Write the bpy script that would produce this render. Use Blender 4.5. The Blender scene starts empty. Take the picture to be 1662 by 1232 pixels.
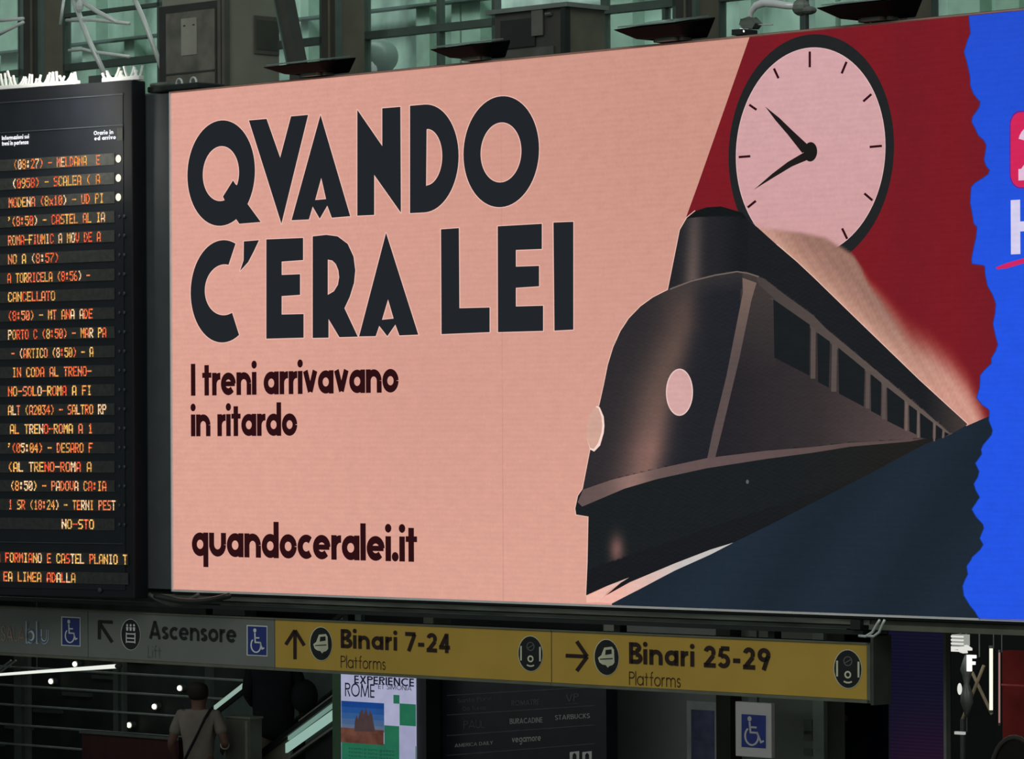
import bpy, bmesh, math, random
from math import sin, cos, pi, radians
from mathutils import Vector, Matrix
from mathutils.geometry import tessellate_polygon
random.seed(7)
C = bpy.context.scene
COL = C.collection

# ------------------------------------------------------------------ camera
F = 6615.0; CX = 831.0; CY = 709.0; RHO = 0.005; HC = 4.1
cam_d = bpy.data.cameras.new('camera'); cam = bpy.data.objects.new('camera', cam_d); COL.objects.link(cam)
cam_d.sensor_fit = 'HORIZONTAL'; cam_d.sensor_width = 36.0
cam_d.lens = F / 1662 * 36.0
cam_d.shift_y = (CY - 616.0) / 1662.0
cam_d.clip_end = 400
cam.matrix_world = Matrix.Translation((0, 0, HC)) @ Matrix.Rotation(pi/2, 4, 'X') @ Matrix.Rotation(-RHO, 4, 'Z')
C.camera = cam

# ------------------------------------------------------------------ light of the station hall
w = bpy.data.worlds.new('hall'); C.world = w; w.use_nodes = True
w.node_tree.nodes['Background'].inputs[0].default_value = (0.86, 1.0, 0.95, 1)
w.node_tree.nodes['Background'].inputs[1].default_value = 0.20

def area(name, loc, target, sx, sy, power, color):
    l = bpy.data.lights.new(name, 'AREA'); l.shape = 'RECTANGLE'; l.size = sx; l.size_y = sy
    l.energy = power; l.color = color
    o = bpy.data.objects.new(name, l); COL.objects.link(o); o.location = loc
    o.rotation_euler = (Vector(target) - Vector(loc)).to_track_quat('-Z', 'Y').to_euler()
    return o
area('hall_skylight', (-4, 12, 15), (0, 26, 5), 16, 8, 620, (0.93, 1.0, 0.96))  # unseen soft area light added overhead to light the hall
vs = C.view_settings
vs.view_transform = 'Standard'; vs.look = 'None'; vs.exposure = 0.0; vs.gamma = 1.0; vs.use_curve_mapping = False

# ------------------------------------------------------------------ helpers
def lin1(v):
    v /= 255.0
    return v / 12.92 if v <= 0.04045 else ((v + 0.055) / 1.055) ** 2.4
def lin(c, k=1.0):
    return tuple(min(1.0, lin1(v) * k) for v in c)

def pixdir(px, py):
    x = CX + (px - CX) * cos(RHO) - (py - CY) * sin(RHO)
    y = CY + (px - CX) * sin(RHO) + (py - CY) * cos(RHO)
    return (x - CX) / F, -(y - CY) / F

class Frame:
    """a vertical reference plane: local x along it, y away behind it, z up"""
    def __init__(s, psi, px0, Y0):
        s.psi = psi; tx, tz = pixdir(px0, CY)
        s.X0, s.Y0 = tx * Y0, Y0
        s.u = Vector((cos(psi), -sin(psi), 0)); s.n = Vector((sin(psi), cos(psi), 0))
    def P(s, px, py, d=0.0):
        tx, tz = pixdir(px, py)
        Y = (d + s.X0 * sin(s.psi) + s.Y0 * cos(s.psi)) / (tx * sin(s.psi) + cos(s.psi))
        v = Vector((tx * Y - s.X0, Y - s.Y0, 0))
        return Vector((v.dot(s.u), d, HC + tz * Y))
    def world(s, p):
        return Vector((s.X0, s.Y0, 0)) + s.u * p[0] + s.n * p[1] + Vector((0, 0, p[2]))

FA = Frame(radians(45), 831, 25.0)
# departure board hangs a little more square to the viewer
_jy = FA.world(FA.P(228, 500, -0.02)).y
FB = Frame(radians(36), 232, _jy)
def area_fr(name, p, tgt, sx, sy, power, color):
    """long lamp lying along the facade"""
    l = bpy.data.lights.new(name, 'AREA'); l.shape = 'RECTANGLE'; l.size = sx; l.size_y = sy; l.energy = power; l.color = color
    o = bpy.data.objects.new(name, l); COL.objects.link(o)
    a = FA.world(p); z = (a - FA.world(tgt)).normalized(); x = FA.u.copy(); y = z.cross(x).normalized(); x = y.cross(z)
    M = Matrix.Identity(4)
    for i, v in enumerate((x, y, z)):
        for j in range(3): M[j][i] = v[j]
    o.matrix_world = Matrix.Translation(a) @ M
area_fr('upper_hall_lamps', (-7, 3.9, 9.2), (-7, 6.0, 5.8), 20, .8, 215, (.96, 1.0, .98))  # added fill behind the glass, brightens the interior wall
area_fr('concourse_lamps_front', (-4, 2.0, 3.0), (-4, 4.0, 0.6), 12, 1.2, 42, (1, 1, .95))  # unseen fill added to lift the front faces of the lower level
area_fr('concourse_lamps', (-7, 6.6, 3.0), (-7, 9.0, 0), 16, 1.5, 46, (1, 1, .96))  # area light added under the slab to brighten the dark concourse
area_fr('concourse_lamps_rear', (-11, 10.6, 3.0), (-11, 12.6, .6), 16, 1.0, 40, (.95, 1, .96))  # further unseen fill added for the rear of the concourse

class Thing:
    def __init__(s, name, label, cat, fr, org, group=None, kind=None):
        s.fr = fr; s.org = Vector(org)
        o = bpy.data.objects.new(name, None); COL.objects.link(o); s.o = o
        o.empty_display_size = 0.2
        o.location = fr.world(s.org); o.rotation_euler = (0, 0, -fr.psi)
        if label: o['label'] = label
        if cat: o['category'] = cat
        if group: o['group'] = group
        if kind: o['kind'] = kind
    def mesh(s, name, geo, mat, parent=None, label=None, kind=None, smooth=False, colors=None, bevel=0):
        V, Fc = geo
        me = bpy.data.meshes.new(name)
        me.from_pydata([tuple(Vector(v) - s.org) for v in V], [], Fc); me.materials.append(mat)
        if colors is not None:
            ca = me.color_attributes.new('Col', 'FLOAT_COLOR', 'POINT')
            flat = []
            for c in colors: flat.extend(c if len(c) == 4 else (*c, 1.0))
            ca.data.foreach_set('color', flat)
        if smooth:
            me.polygons.foreach_set('use_smooth', [True] * len(me.polygons))
        me.update()
        o = bpy.data.objects.new(name, me); COL.objects.link(o)
        o.parent = parent or s.o
        if label: o['label'] = label
        if kind: o['kind'] = kind
        if bevel:
            b = o.modifiers.new('bevel', 'BEVEL'); b.width = bevel; b.segments = 2; b.limit_method = 'ANGLE'
        return o

def join(*gs):
    V, Fc = [], []
    for g in gs:
        n = len(V); V += list(g[0]); Fc += [tuple(i + n for i in f) for f in g[1]]
    return V, Fc

def box(s0, s1, d0, d1, z0, z1):
    V = [(s0,d0,z0),(s1,d0,z0),(s1,d1,z0),(s0,d1,z0),(s0,d0,z1),(s1,d0,z1),(s1,d1,z1),(s0,d1,z1)]
    return V, [(0,3,2,1),(4,5,6,7),(0,1,5,4),(1,2,6,5),(2,3,7,6),(3,0,4,7)]

def prism(poly, d0, d1):
    """poly in (s,z), extruded from depth d0 (front) to d1"""
    n = len(poly)
    V = [(p[0], d0, p[1]) for p in poly] + [(p[0], d1, p[1]) for p in poly]
    tris = tessellate_polygon([[Vector((p[0], p[1], 0)) for p in poly]])
    Fc = [tuple(t) for t in tris] + [tuple(i + n for i in reversed(t)) for t in tris]
    Fc += [(i, (i+1) % n, (i+1) % n + n, i + n) for i in range(n)]
    return V, Fc

def tube(pts, r, seg=10, rr=None):
    pts = [Vector(p) for p in pts]; V, Fc = [], []
    for i, p in enumerate(pts):
        t = (pts[min(i+1, len(pts)-1)] - pts[max(i-1, 0)]).normalized()
        a = t.cross(Vector((0, 0, 1)))
        if a.length < 1e-3: a = t.cross(Vector((1, 0, 0)))
        a.normalize(); b = t.cross(a)
        q = r if rr is None else rr[i]
        for k in range(seg):
            an = 2 * pi * k / seg
            V.append(p + a * q * cos(an) + b * q * sin(an))
    for i in range(len(pts) - 1):
        for k in range(seg):
            k2 = (k + 1) % seg
            Fc.append((i*seg+k, i*seg+k2, (i+1)*seg+k2, (i+1)*seg+k))
    Fc.append(tuple(range(seg-1, -1, -1))); Fc.append(tuple((len(pts)-1)*seg + k for k in range(seg)))
    return V, Fc

def ball(c, rx, ry, rz, n=12, m=8):
    V, Fc = [], []
    for j in range(m + 1):
        ph = pi * j / m
        for i in range(n):
            th = 2 * pi * i / n
            V.append((c[0] + rx*sin(ph)*cos(th), c[1] + ry*sin(ph)*sin(th), c[2] + rz*cos(ph)))
    for j in range(m):
        for i in range(n):
            i2 = (i+1) % n
            Fc.append((j*n+i, (j+1)*n+i, (j+1)*n+i2, j*n+i2))
    return V, Fc

# ------------------------------------------------------------------ materials (all node based)
def noise_mix(nt, c1, c2, scale, detail=3, lo=0.35, hi=0.65, stretch=(1,1,1)):
    tc = nt.nodes.new('ShaderNodeTexCoord'); mp = nt.nodes.new('ShaderNodeMapping')
    mp.inputs['Scale'].default_value = stretch
    nz = nt.nodes.new('ShaderNodeTexNoise'); nz.inputs['Scale'].default_value = scale; nz.inputs['Detail'].default_value = detail
    cr = nt.nodes.new('ShaderNodeValToRGB'); cr.color_ramp.elements[0].position = lo; cr.color_ramp.elements[1].position = hi
    cr.color_ramp.elements[0].color = (*c1, 1); cr.color_ramp.elements[1].color = (*c2, 1)
    nt.links.new(tc.outputs['Object'], mp.inputs['Vector']); nt.links.new(mp.outputs['Vector'], nz.inputs['Vector'])
    nt.links.new(nz.outputs['Fac'], cr.inputs['Fac'])
    return cr.outputs['Color'], nz.outputs['Fac']

def mat(name, c, rough=0.6, metal=0.0, var=0.12, scale=6.0, bump=0.0, k=2.6, stretch=(1,1,1), spec=0.4):
    m = bpy.data.materials.new(name); m.use_nodes = True; nt = m.node_tree
    b = nt.nodes['Principled BSDF']
    base = lin(c, k)
    lo = tuple(v * (1 - var) for v in base); hi = tuple(min(1, v * (1 + var)) for v in base)
    col, fac = noise_mix(nt, lo, hi, scale, stretch=stretch)
    nt.links.new(col, b.inputs['Base Color'])
    b.inputs['Specular IOR Level'].default_value = spec
    b.inputs['Roughness'].default_value = rough; b.inputs['Metallic'].default_value = metal
    if bump:
        bp = nt.nodes.new('ShaderNodeBump'); bp.inputs['Strength'].default_value = bump; bp.inputs['Distance'].default_value = 0.01
        nt.links.new(fac, bp.inputs['Height']); nt.links.new(bp.outputs['Normal'], b.inputs['Normal'])
    return m

def emat(name, c, strength=1.0, var=0.0, scale=8.0, stretch=(1,1,1)):
    m = bpy.data.materials.new(name); m.use_nodes = True; nt = m.node_tree; nt.nodes.clear()
    out = nt.nodes.new('ShaderNodeOutputMaterial'); e = nt.nodes.new('ShaderNodeEmission')
    base = lin(c)
    if var:
        col, _ = noise_mix(nt, tuple(v*(1-var) for v in base), tuple(v*(1+var) for v in base), scale, stretch=stretch)
        nt.links.new(col, e.inputs['Color'])
    else:
        e.inputs['Color'].default_value = (*base, 1)
    e.inputs['Strength'].default_value = strength
    nt.links.new(e.outputs[0], out.inputs['Surface'])
    return m

def led_mat(name, strength=1.0, grain=0.075):
    """LED picture: the colour comes from the 'Col' attribute, with the faint row pattern and grain of the LEDs"""
    m = bpy.data.materials.new(name); m.use_nodes = True; nt = m.node_tree; nt.nodes.clear(); N = nt.nodes.new; L = nt.links.new
    out = N('ShaderNodeOutputMaterial'); e = N('ShaderNodeEmission'); at = N('ShaderNodeAttribute'); at.attribute_name = 'Col'
    tc = N('ShaderNodeTexCoord')
    mp = N('ShaderNodeMapping'); mp.inputs['Scale'].default_value = (0.8, 1, 1.5)
    nz = N('ShaderNodeTexNoise'); nz.inputs['Scale'].default_value = 11; nz.inputs['Detail'].default_value = 5; nz.inputs['Roughness'].default_value = 0.65
    n2 = N('ShaderNodeTexNoise'); n2.inputs['Scale'].default_value = 45; n2.inputs['Detail'].default_value = 2
    wv = N('ShaderNodeTexWave'); wv.bands_direction = 'Z'; wv.inputs['Scale'].default_value = 9.0; wv.inputs['Distortion'].default_value = 2.5; wv.inputs['Detail Scale'].default_value = 0.8
    L(tc.outputs['Object'], mp.inputs['Vector']); L(mp.outputs['Vector'], nz.inputs['Vector']); L(tc.outputs['Object'], n2.inputs['Vector']); L(tc.outputs['Object'], wv.inputs['Vector'])
    def mth(op, a, b):
        q = N('ShaderNodeMath'); q.operation = op
        for i, v in enumerate((a, b)):
            if isinstance(v, (int, float)): q.inputs[i].default_value = v
            else: L(v, q.inputs[i])
        return q.outputs[0]
    s = mth('ADD', mth('MULTIPLY', nz.outputs['Fac'], grain * 3.0), mth('MULTIPLY', n2.outputs['Fac'], grain * 1.6))
    s = mth('ADD', s, mth('MULTIPLY', wv.outputs['Fac'], grain * 0.45))
    s = mth('ADD', s, 1.0 - grain * (1.5 + 0.8 + 0.22))
    vm = N('ShaderNodeVectorMath'); vm.operation = 'SCALE'
    L(at.outputs['Color'], vm.inputs[0]); L(s, vm.inputs['Scale'])
    L(vm.outputs[0], e.inputs['Color']); e.inputs['Strength'].default_value = strength
    tr = N('ShaderNodeBsdfTransparent'); mx = N('ShaderNodeMixShader')
    L(at.outputs['Alpha'], mx.inputs[0]); L(tr.outputs[0], mx.inputs[1]); L(e.outputs[0], mx.inputs[2])
    L(mx.outputs[0], out.inputs['Surface'])
    return m

LED = led_mat('led_picture'); LEDFLAT = led_mat('led_text', grain=0.02)
BLACKMETAL = mat('black_metal', (22, 25, 25), 0.5)
FLOODM = mat('flood_black', (9, 10, 10), 0.7, k=1.2, spec=.05)
DARKGREY = mat('charcoal_panel', (52, 55, 57), 0.55, var=.06)
PALEMETAL = mat('pale_aluminium', (150, 152, 150), 0.35, 0.3)
GALV = mat('weathered_steel', (64, 67, 62), 0.55, 0.1, k=3.6, var=.3, scale=5, stretch=(.5, 1, 4))

# ------------------------------------------------------------------ stroke lettering
def strip(pts, w):
    """a flat band of width w along pts (2D) -> polygon list"""
    P = [Vector(p) for p in pts]; L, R = [], []
    for i, p in enumerate(P):
        a = P[i] - P[i-1] if i else P[1] - P[0]
        b = P[i+1] - P[i] if i < len(P)-1 else a
        a = a.normalized(); b = b.normalized(); t = (a + b)
        t = t.normalized() if t.length > 1e-6 else a
        n = Vector((-t.y, t.x)); k = 1 / max(0.5, n.dot(Vector((-a.y, a.x))))
        L.append(p + n * w/2 * k); R.append(p - n * w/2 * k)
    return [[L[i], L[i+1], R[i+1], R[i]] for i in range(len(P)-1)]
def arc(cx, cy, rx, ry, a0, a1, n=None):
    n = n or max(4, int(abs(a1 - a0) / 14))
    return [(cx + rx*cos(radians(a0 + (a1-a0)*i/n)), cy + ry*sin(radians(a0 + (a1-a0)*i/n))) for i in range(n+1)]
def disc(cx, cy, rx, ry=None, n=20):
    ry = ry or rx
    return [[(cx + rx*cos(2*pi*i/n), cy + ry*sin(2*pi*i/n)) for i in range(n)]]

def glyph(ch, w):
    """strokes of a geometric sans: returns (list of polygons, advance); x height 1"""
    h = w/2; R = 0.5 - h; AS = 1.5; CP = 1.42; o = []
    def S(*pts): o.extend(strip(pts, w))
    def A(cx, cy, rx, ry, a0, a1): o.extend(strip(arc(cx, cy, rx, ry, a0, a1), w))
    def ring(cx=.5): A(cx, .5, R, R, 0, 360)
    adv = 1.0
    if ch == ' ': return [], .38
    if ch == 'a': ring(); S((1-h, 0), (1-h, 1))
    elif ch == 'b': ring(); S((h, 0), (h, AS))
    elif ch == 'c': A(.5, .5, R, R, 48, 312); adv = .84
    elif ch == 'd': ring(); S((1-h, 0), (1-h, AS))
    elif ch == 'e': A(.5, .5, R, R, 0, 318); o.extend(strip([(h, .5), (1-h*.4, .5)], w*.7))
    elif ch == 'f': A(.55, AS-.3-h+.08, .25, .25, 90, 180); S((.3, 0), (.3, AS-.3)); o.extend(strip([(0, .9), (.62, .9)], w*.75)); adv = .6
    elif ch == 'g': ring(); S((1-h, 0), (1-h, 1)); A(.55, -.05, .45-h, .4, 0, -140)
    elif ch == 'i': S((h, 0), (h, 1)); o.extend(disc(h, 1.32, w*.58)); adv = w
    elif ch == 'l': S((h, 0), (h, AS)); adv = w
    elif ch == 'm':
        S((h, 0), (h, 1)); r = .33
        for c in (h + r, h + 3*r): A(c, 1-r-h, r, r, 180, 0); S((c + r, 0), (c + r, 1-r-h))
        adv = 4*r + w
    elif ch == 'n': S((h, 0), (h, 1)); r = .40-h*.4; A(h+r, 1-r-h, r, r, 180, 0); S((h+2*r, 0), (h+2*r, 1-r-h)); adv = 2*r + w
    elif ch == 'o': ring()
    elif ch == 'p': ring(); S((h, -.45), (h, 1))
    elif ch == 'q': ring(); S((1-h, -.45), (1-h, 1))
    elif ch == 'r': S((h, 0), (h, 1)); A(h+.36, 1-.36-h, .36, .36, 175, 82); adv = .55
    elif ch == 's': A(.33, .72, .2, .28-h, 20, 270); A(.33, .28, .22, .28-h, 90, -160); adv = .66
    elif ch == 't': S((.3, 0), (.3, 1.35)); o.extend(strip([(0, .9), (.62, .9)], w*.75)); adv = .62
    elif ch == 'u': S((h, 1), (h, .4)); r = .42-h*.4; A(h+r, r+h, r, r, 180, 360); S((h+2*r, r+h), (h+2*r, 1)); adv = 2*r + w
    elif ch == 'v': S((h*.9, 1), (.45, h*.6)); S((.9-h*.9, 1), (.45, h*.6)); adv = .9
    elif ch == 'w': S((h, 1), (.35, 0)); S((.35, 0), (.6, 1)); S((.6, 1), (.85, 0)); S((.85, 0), (1.2-h, 1)); adv = 1.2
    elif ch == 'z': S((0, 1-h), (.7, 1-h)); S((.62, .95), (.1, .05)); S((0, h), (.7, h)); adv = .7
    elif ch == '.': o.extend(disc(w*.6, w*.6, w*.62)); adv = w*1.2
    elif ch == '-': S((.05, .52), (.55, .52)); adv = .6
    elif ch == 'I': S((h, 0), (h, CP)); adv = w
    elif ch == 'H': S((h, 0), (h, CP)); S((1-h, 0), (1-h, CP)); S((h, .72), (1-h, .72))
    elif ch == 'L': S((h, 0), (h, CP)); S((0, h), (.62, h)); adv = .64
    elif ch == 'F': S((h, 0), (h, CP)); S((0, CP-h), (.68, CP-h)); S((0, .72), (.6, .72)); adv = .7
    elif ch == 'E': S((h, 0), (h, CP)); [S((0, y), (.7, y)) for y in (h, .71, CP-h)]; adv = .72
    elif ch == 'T': S((.4, 0), (.4, CP)); S((0, CP-h), (.8, CP-h)); adv = .8
    elif ch == 'P': S((h, 0), (h, CP)); A(.45, CP-.36, .36-h*.2, .36-h, 90, -90); S((h, CP-h), (.45, CP-h)); S((h, CP-.72+h), (.45, CP-.72+h)); adv = .84
    elif ch == 'R': g, _ = glyph('P', w); o = g; S((.45, .65), (.82-h*.3, 0)); adv = .86
    elif ch == 'B':
        S((h, 0), (h, CP)); A(.48, CP-.35, .3-h*.2, .35-h, 90, -90); A(.5, .38, .38-h*.2, .38-h*.9, 90, -90)
        for y in (h, .74, CP-h): S((h, y), (.5, y))
        adv = .9
    elif ch == 'D': S((h, 0), (h, CP)); A(.42, CP/2, .55-h, CP/2-h, 90, -90); S((h, h), (.42, h)); S((h, CP-h), (.42, CP-h)); adv = 1
    elif ch == 'A': S((h*.9, 0), (.6, CP-h*.3)); S((1.2-h*.9, 0), (.6, CP-h*.3)); S((.25, .38), (.95, .38)); adv = 1.2
    elif ch == 'S': A(.42, CP-.36, .3, .36-h, 25, 270); A(.42, .36, .34, .36-h*.9, 90, -155); adv = .82
    elif ch == 'C': A(.68, CP/2, .68-h, CP/2-h, 50, 310); adv = 1.1
    elif ch == 'G': A(.68, CP/2, .68-h, CP/2-h, 50, 345); S((.7, .65), (1.3, .65)); adv = 1.3
    elif ch in 'O0': k = .71 if ch == 'O' else .45; A(k, CP/2, k-h, CP/2-h, 0, 360); adv = 2*k
    elif ch == 'U': S((h, CP), (h, .45)); r = .45-h; A(h+r, r+h, r, r, 180, 360); S((h+2*r, r+h), (h+2*r, CP)); adv = .9
    elif ch == 'K': S((h, 0), (h, CP)); S((h, .6), (.8, CP)); S((.3, .75), (.85, 0)); adv = .88
    elif ch == 'M': S((h, 0), (h+.1, CP)); S((h+.1, CP), (.7, .1)); S((.7, .1), (1.3-h, CP)); S((1.3-h, CP), (1.4-h, 0)); adv = 1.4
    elif ch == 'N': S((h, 0), (h, CP)); S((h, CP), (1-h, 0)); S((1-h, 0), (1-h, CP))
    elif ch == 'V': S((h, CP), (.55, 0)); S((.55, 0), (1.1-h, CP)); adv = 1.1
    elif ch == 'X': S((h, CP), (1-h, 0)); S((h, 0), (1-h, CP))
    elif ch == 'Y': S((h, CP), (.5, .65)); S((.5, .65), (1-h, CP)); S((.5, 0), (.5, .65))
    elif ch == '2': A(.42, CP-.42, .42-h, .42-h, 170, -35); S((.42+.27, CP-.62), (h, h)); S((0, h), (.85, h)); adv = .87
    elif ch == '4': S((.62, 0), (.62, CP)); S((0, .4), (.88, .4)); S((h, .42), (.6, CP-.1)); adv = .9
    elif ch == '5': S((.2, CP-h), (.8, CP-h)); S((.24, CP-h), (.14, .72)); A(.38, .47, .47-h, .47-h, 125, -150); adv = .86
    elif ch == '7': S((0, CP-h), (.85, CP-h)); S((.78, CP-h), (.28, 0)); adv = .86
    elif ch == '9': A(.45, CP-.45, .45-h, .45-h, 0, 360); S((.9-h*1.1, CP-.5), (.42, 0)); adv = .9
    else: S((.1, 0), (.1, 1)); S((.6, 0), (.6, 1)); S((.1, 1), (.6, 1)); adv = .7
    return o, adv

def text_layout(txt, w, gap=.14):
    out = []; x = 0
    for ch in txt:
        g, a = glyph(ch, w)
        out += [[(p[0] + x, p[1]) for p in poly] for poly in g]
        x += a + gap
    return out, x - gap

def text_geo(fr, txt, w, px0, pybase, px1, unit_px, d, gap=.14):
    """lettering on the plane of fr at depth d: runs from px0 to px1, unit_px = x height in photo pixels at px0"""
    polys, wid = text_layout(txt, w, gap)
    a = fr.P(px0, pybase, d); t = fr.P(px0, pybase - unit_px, d); b = fr.P(px1, pybase, d)
    sx = (b.x - a.x) / wid; sz = t.z - a.z
    V, Fc = [], []
    for i, poly in enumerate(polys):
        n = len(V); dd = d
        V += [(a.x + p[0]*sx, dd, a.z + p[1]*sz) for p in poly]
        Fc.append(tuple(range(n, n + len(poly))))
    return V, Fc

def text_letters(th, name, fr, txt, w, px0, pybase, px1, unit_px, d, m_, gap=.14, col=None):
    """as text_geo, but every character is a part of its own"""
    _, wid = text_layout(txt, w, gap)
    a = fr.P(px0, pybase, d); t = fr.P(px0, pybase - unit_px, d); b = fr.P(px1, pybase, d)
    sx = (b.x - a.x) / wid; sz = t.z - a.z; x = 0
    for ch in txt:
        g, adv = glyph(ch, w)
        if g:
            V, Fc = [], []
            for i, poly in enumerate(g):
                n = len(V); dd = d
                V += [(a.x + (p[0]+x)*sx, dd, a.z + p[1]*sz) for p in poly]; Fc.append(tuple(range(n, n + len(poly))))
            th.mesh(name, (V, Fc), m_, colors=[(*lin(col), 1)] * len(V) if col else None)
        x += adv + gap

def flat_polys(fr, polys, d):
    """polygons given in photo pixels, laid on the plane of fr"""
    V, Fc = [], []
    for i, poly in enumerate(polys):
        n = len(V); dd = d
        V += [fr.P(p[0], p[1], dd) for p in poly]
        tris = tessellate_polygon([[Vector((p[0], p[1], 0)) for p in poly]])
        Fc += [tuple(n + k for k in t) for t in tris]
    return V, Fc

# ------------------------------------------------------------------ the great LED screen
def scr_slope(x, y): return (y - 742.0) / (x + 5784.0)
p_tl = FA.P(278, 151.5); p_bl = FA.P(278, 956.5)
ZT, ZB, SL = p_tl.z, p_bl.z, p_tl.x
SR = FA.P(1860, 700).x
screen = Thing('led_screen', 'huge LED advertising screen with a black train and clock on pink', 'screen', FA, (SL, 0, ZB))
screen.mesh('casing', box(SL - .02, SR, .012, .30, ZB - .03, ZT + .015), BLACKMETAL)

def paint(name, loops, col, layer, cell=None, label=None, mat_=None, clip=True):
    """flat printed shape: loops (first outer, rest holes) in photo pixels, colour constant or col(x,y)"""
    d = -0.001 * layer
    flatv = [p for lp in loops for p in lp]
    tris = tessellate_polygon([[Vector((p[0], p[1], 0)) for p in lp] for lp in loops])
    bm = bmesh.new(); vs_ = [bm.verts.new((p[0], p[1], 0)) for p in flatv]
    for t in tris:
        try: bm.faces.new([vs_[i] for i in t])
        except ValueError: pass
    if cell:
        xs = [p[0] for p in flatv]; ys = [p[1] for p in flatv]
        x = min(xs) + cell
        while x < max(xs):
            bmesh.ops.bisect_plane(bm, geom=bm.verts[:] + bm.edges[:] + bm.faces[:], plane_co=(x, 0, 0), plane_no=(1, 0, 0)); x += cell
        y = min(ys) + cell
        while y < max(ys):
            bmesh.ops.bisect_plane(bm, geom=bm.verts[:] + bm.edges[:] + bm.faces[:], plane_co=(0, y, 0), plane_no=(0, 1, 0)); y += cell
    bm.verts.index_update()
    V, cols = [], []
    for v in bm.verts:
        V.append(FA.P(v.co.x, v.co.y, d))
        c = col(v.co.x, v.co.y) if callable(col) else col
        cols.append((*lin(c[:3]), c[3] if len(c) > 3 else 1.0))
    Fc = [tuple(v.index for v in f.verts) for f in bm.faces]
    bm.free()
    return screen.mesh(name, (V, Fc), mat_ or LED, colors=cols, label=label)

def paint_many(name, polys, col, layer, label=None, mat_=None):
    g = flat_polys(FA, polys, -0.001 * layer)
    return screen.mesh(name, g, mat_ or LED, colors=[(*lin(col), 1.0)] * len(g[0]), label=label)

def ell(cx, cy, rx, ry, a0=0, a1=360, n=64):
    k = scr_slope(cx, cy); out = []
    full = abs(a1 - a0) >= 360
    m = n if full else max(8, int(abs(a1-a0) / 360 * n))
    for i in range(m if full else m + 1):
        t = radians(a0 + (a1-a0) * i / m)
        out.append((cx + rx*cos(t), cy + ry*sin(t) + k*rx*cos(t)))
    return out
def outline(loop, w, closed=True):
    pts = [Vector(p) for p in loop]; out = []
    n = len(pts)
    for i in range(n if closed else n - 1):
        a, b = pts[i], pts[(i+1) % n]
        if (b - a).length < 1e-6: continue
        t = (b - a).normalized(); nn = Vector((-t.y, t.x)) * w; t = t * w * .7
        out.append([a - t + nn, b + t + nn, b + t - nn, a - t - nn])
    return out
def mixc(a, b, t):
    t = max(0, min(1, t)); return tuple(a[i] + (b[i]-a[i])*t for i in range(3))

def pink(x, y):
    c = mixc((222, 163, 148), (203, 148, 133), (x - 280) / 750)
    c = mixc(c, (219, 162, 146), max(0, (y - 250) / 550) * .8)
    c = mixc(c, (208, 152, 138), max(0, 1 - abs(x - 720) / 260) * max(0, 1 - abs(y - 640) / 260) * .6)
    return c
zt = lambda x, y0, y1: y0 + (y1-y0) * (x-278) / 1384.0
edge_top = lambda x: 151.5 + (17 - 151.5) * (x-278) / 1384.0
edge_bot = lambda x: 956.5 + (1006 - 956.5) * (x-278) / 1384.0
paint('display', [[(278, edge_top(278)), (1860, edge_top(1860)), (1860, edge_bot(1860)), (278, edge_bot(278))]], pink, 0, 60)
# seam between two LED cabinets
paint_many('cabinet_seam', [[(812.2, edge_top(812)), (813.6, edge_top(813)), (817.6, edge_bot(817)), (816.2, edge_bot(816))]], (204, 147, 134), 1)

# red ground
def redf(x, y):
    return mixc((115, 28, 37), (122, 28, 36), sin(x*.05) * .5 + .5)
paint('red_ground', [[(1216.5, edge_top(1216)), (1640, edge_top(1640)), (1640, 700), (1300, 700), (1110, 480), (1100, 400), (1112, 357), (1132.7, 300)]], redf, 1, 30)
# navy ground below the train
navyp = [(993,979.2),(1037,957),(1095,926),(1154,898),(1192,872),(1250,838),(1320,806),(1390,766),(1500,708),(1568,689),(1604,676),(1640,660),(1640,edge_bot(1640)),(993,edge_bot(993))]
def navy(x, y):
    return mixc((34, 45, 58), (28, 38, 48), (sin(x*.031 + y*.02) * .5 + .5) * .6 + (x - 1000) / 1500)
paint('navy_ground', [navyp], navy, 2, 25)

# ---- clock on the poster
Z3 = lambda x, y: (1100 + x/2.8, 20 + y/2.8)
ccx, ccy = Z3(607, 633)
ring_o = ell(ccx, ccy, 376/2.8, 533/2.8, n=96); face_o = ell(Z3(604, 0)[0], ccy, 337/2.8, 470/2.8, n=96)
paint('clock_ring', [ring_o], (34, 36, 37), 3)
paint_many('clock_face_rim', [ell(Z3(604, 0)[0], ccy, 340/2.8, 473/2.8, n=96)], (228, 190, 190), 4)
paint('clock_face', [face_o], lambda x, y: mixc((210, 164, 167), (207, 157, 158), (y - 80) / 320), 5, 20)
ticks = [((600,178),(600,250)),((767,225),(745,278)),((880,372),(843,405)),((928,607),(872,612)),((885,855),(848,823)),((770,1030),(747,982)),
         ((318,887),(355,857)),((277,658),(330,654)),((325,420),(358,443)),((437,255),(458,300))]
for a, b in ticks:
    a, b = Vector(Z3(*a)), Vector(Z3(*b))
    paint_many('clock_tick', strip([a, b], 3.8), (48, 16, 24), 6)
paint_many('clock_hand', [[Z3(*p) for p in [(397,428),(462,480),(522,538),(604,614),(566,640),(500,556),(445,492)]]], (33, 28, 28), 6)
paint_many('clock_hand', [[Z3(*p) for p in [(345,807),(430,733),(500,680),(585,630),(596,668),(520,700),(440,748)]]], (33, 28, 28), 7)
hx, hy = Z3(603, 634)
paint_many('clock_hub', [ell(hx, hy, 11, 15.8, n=28)], (30, 27, 27), 8)

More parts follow.
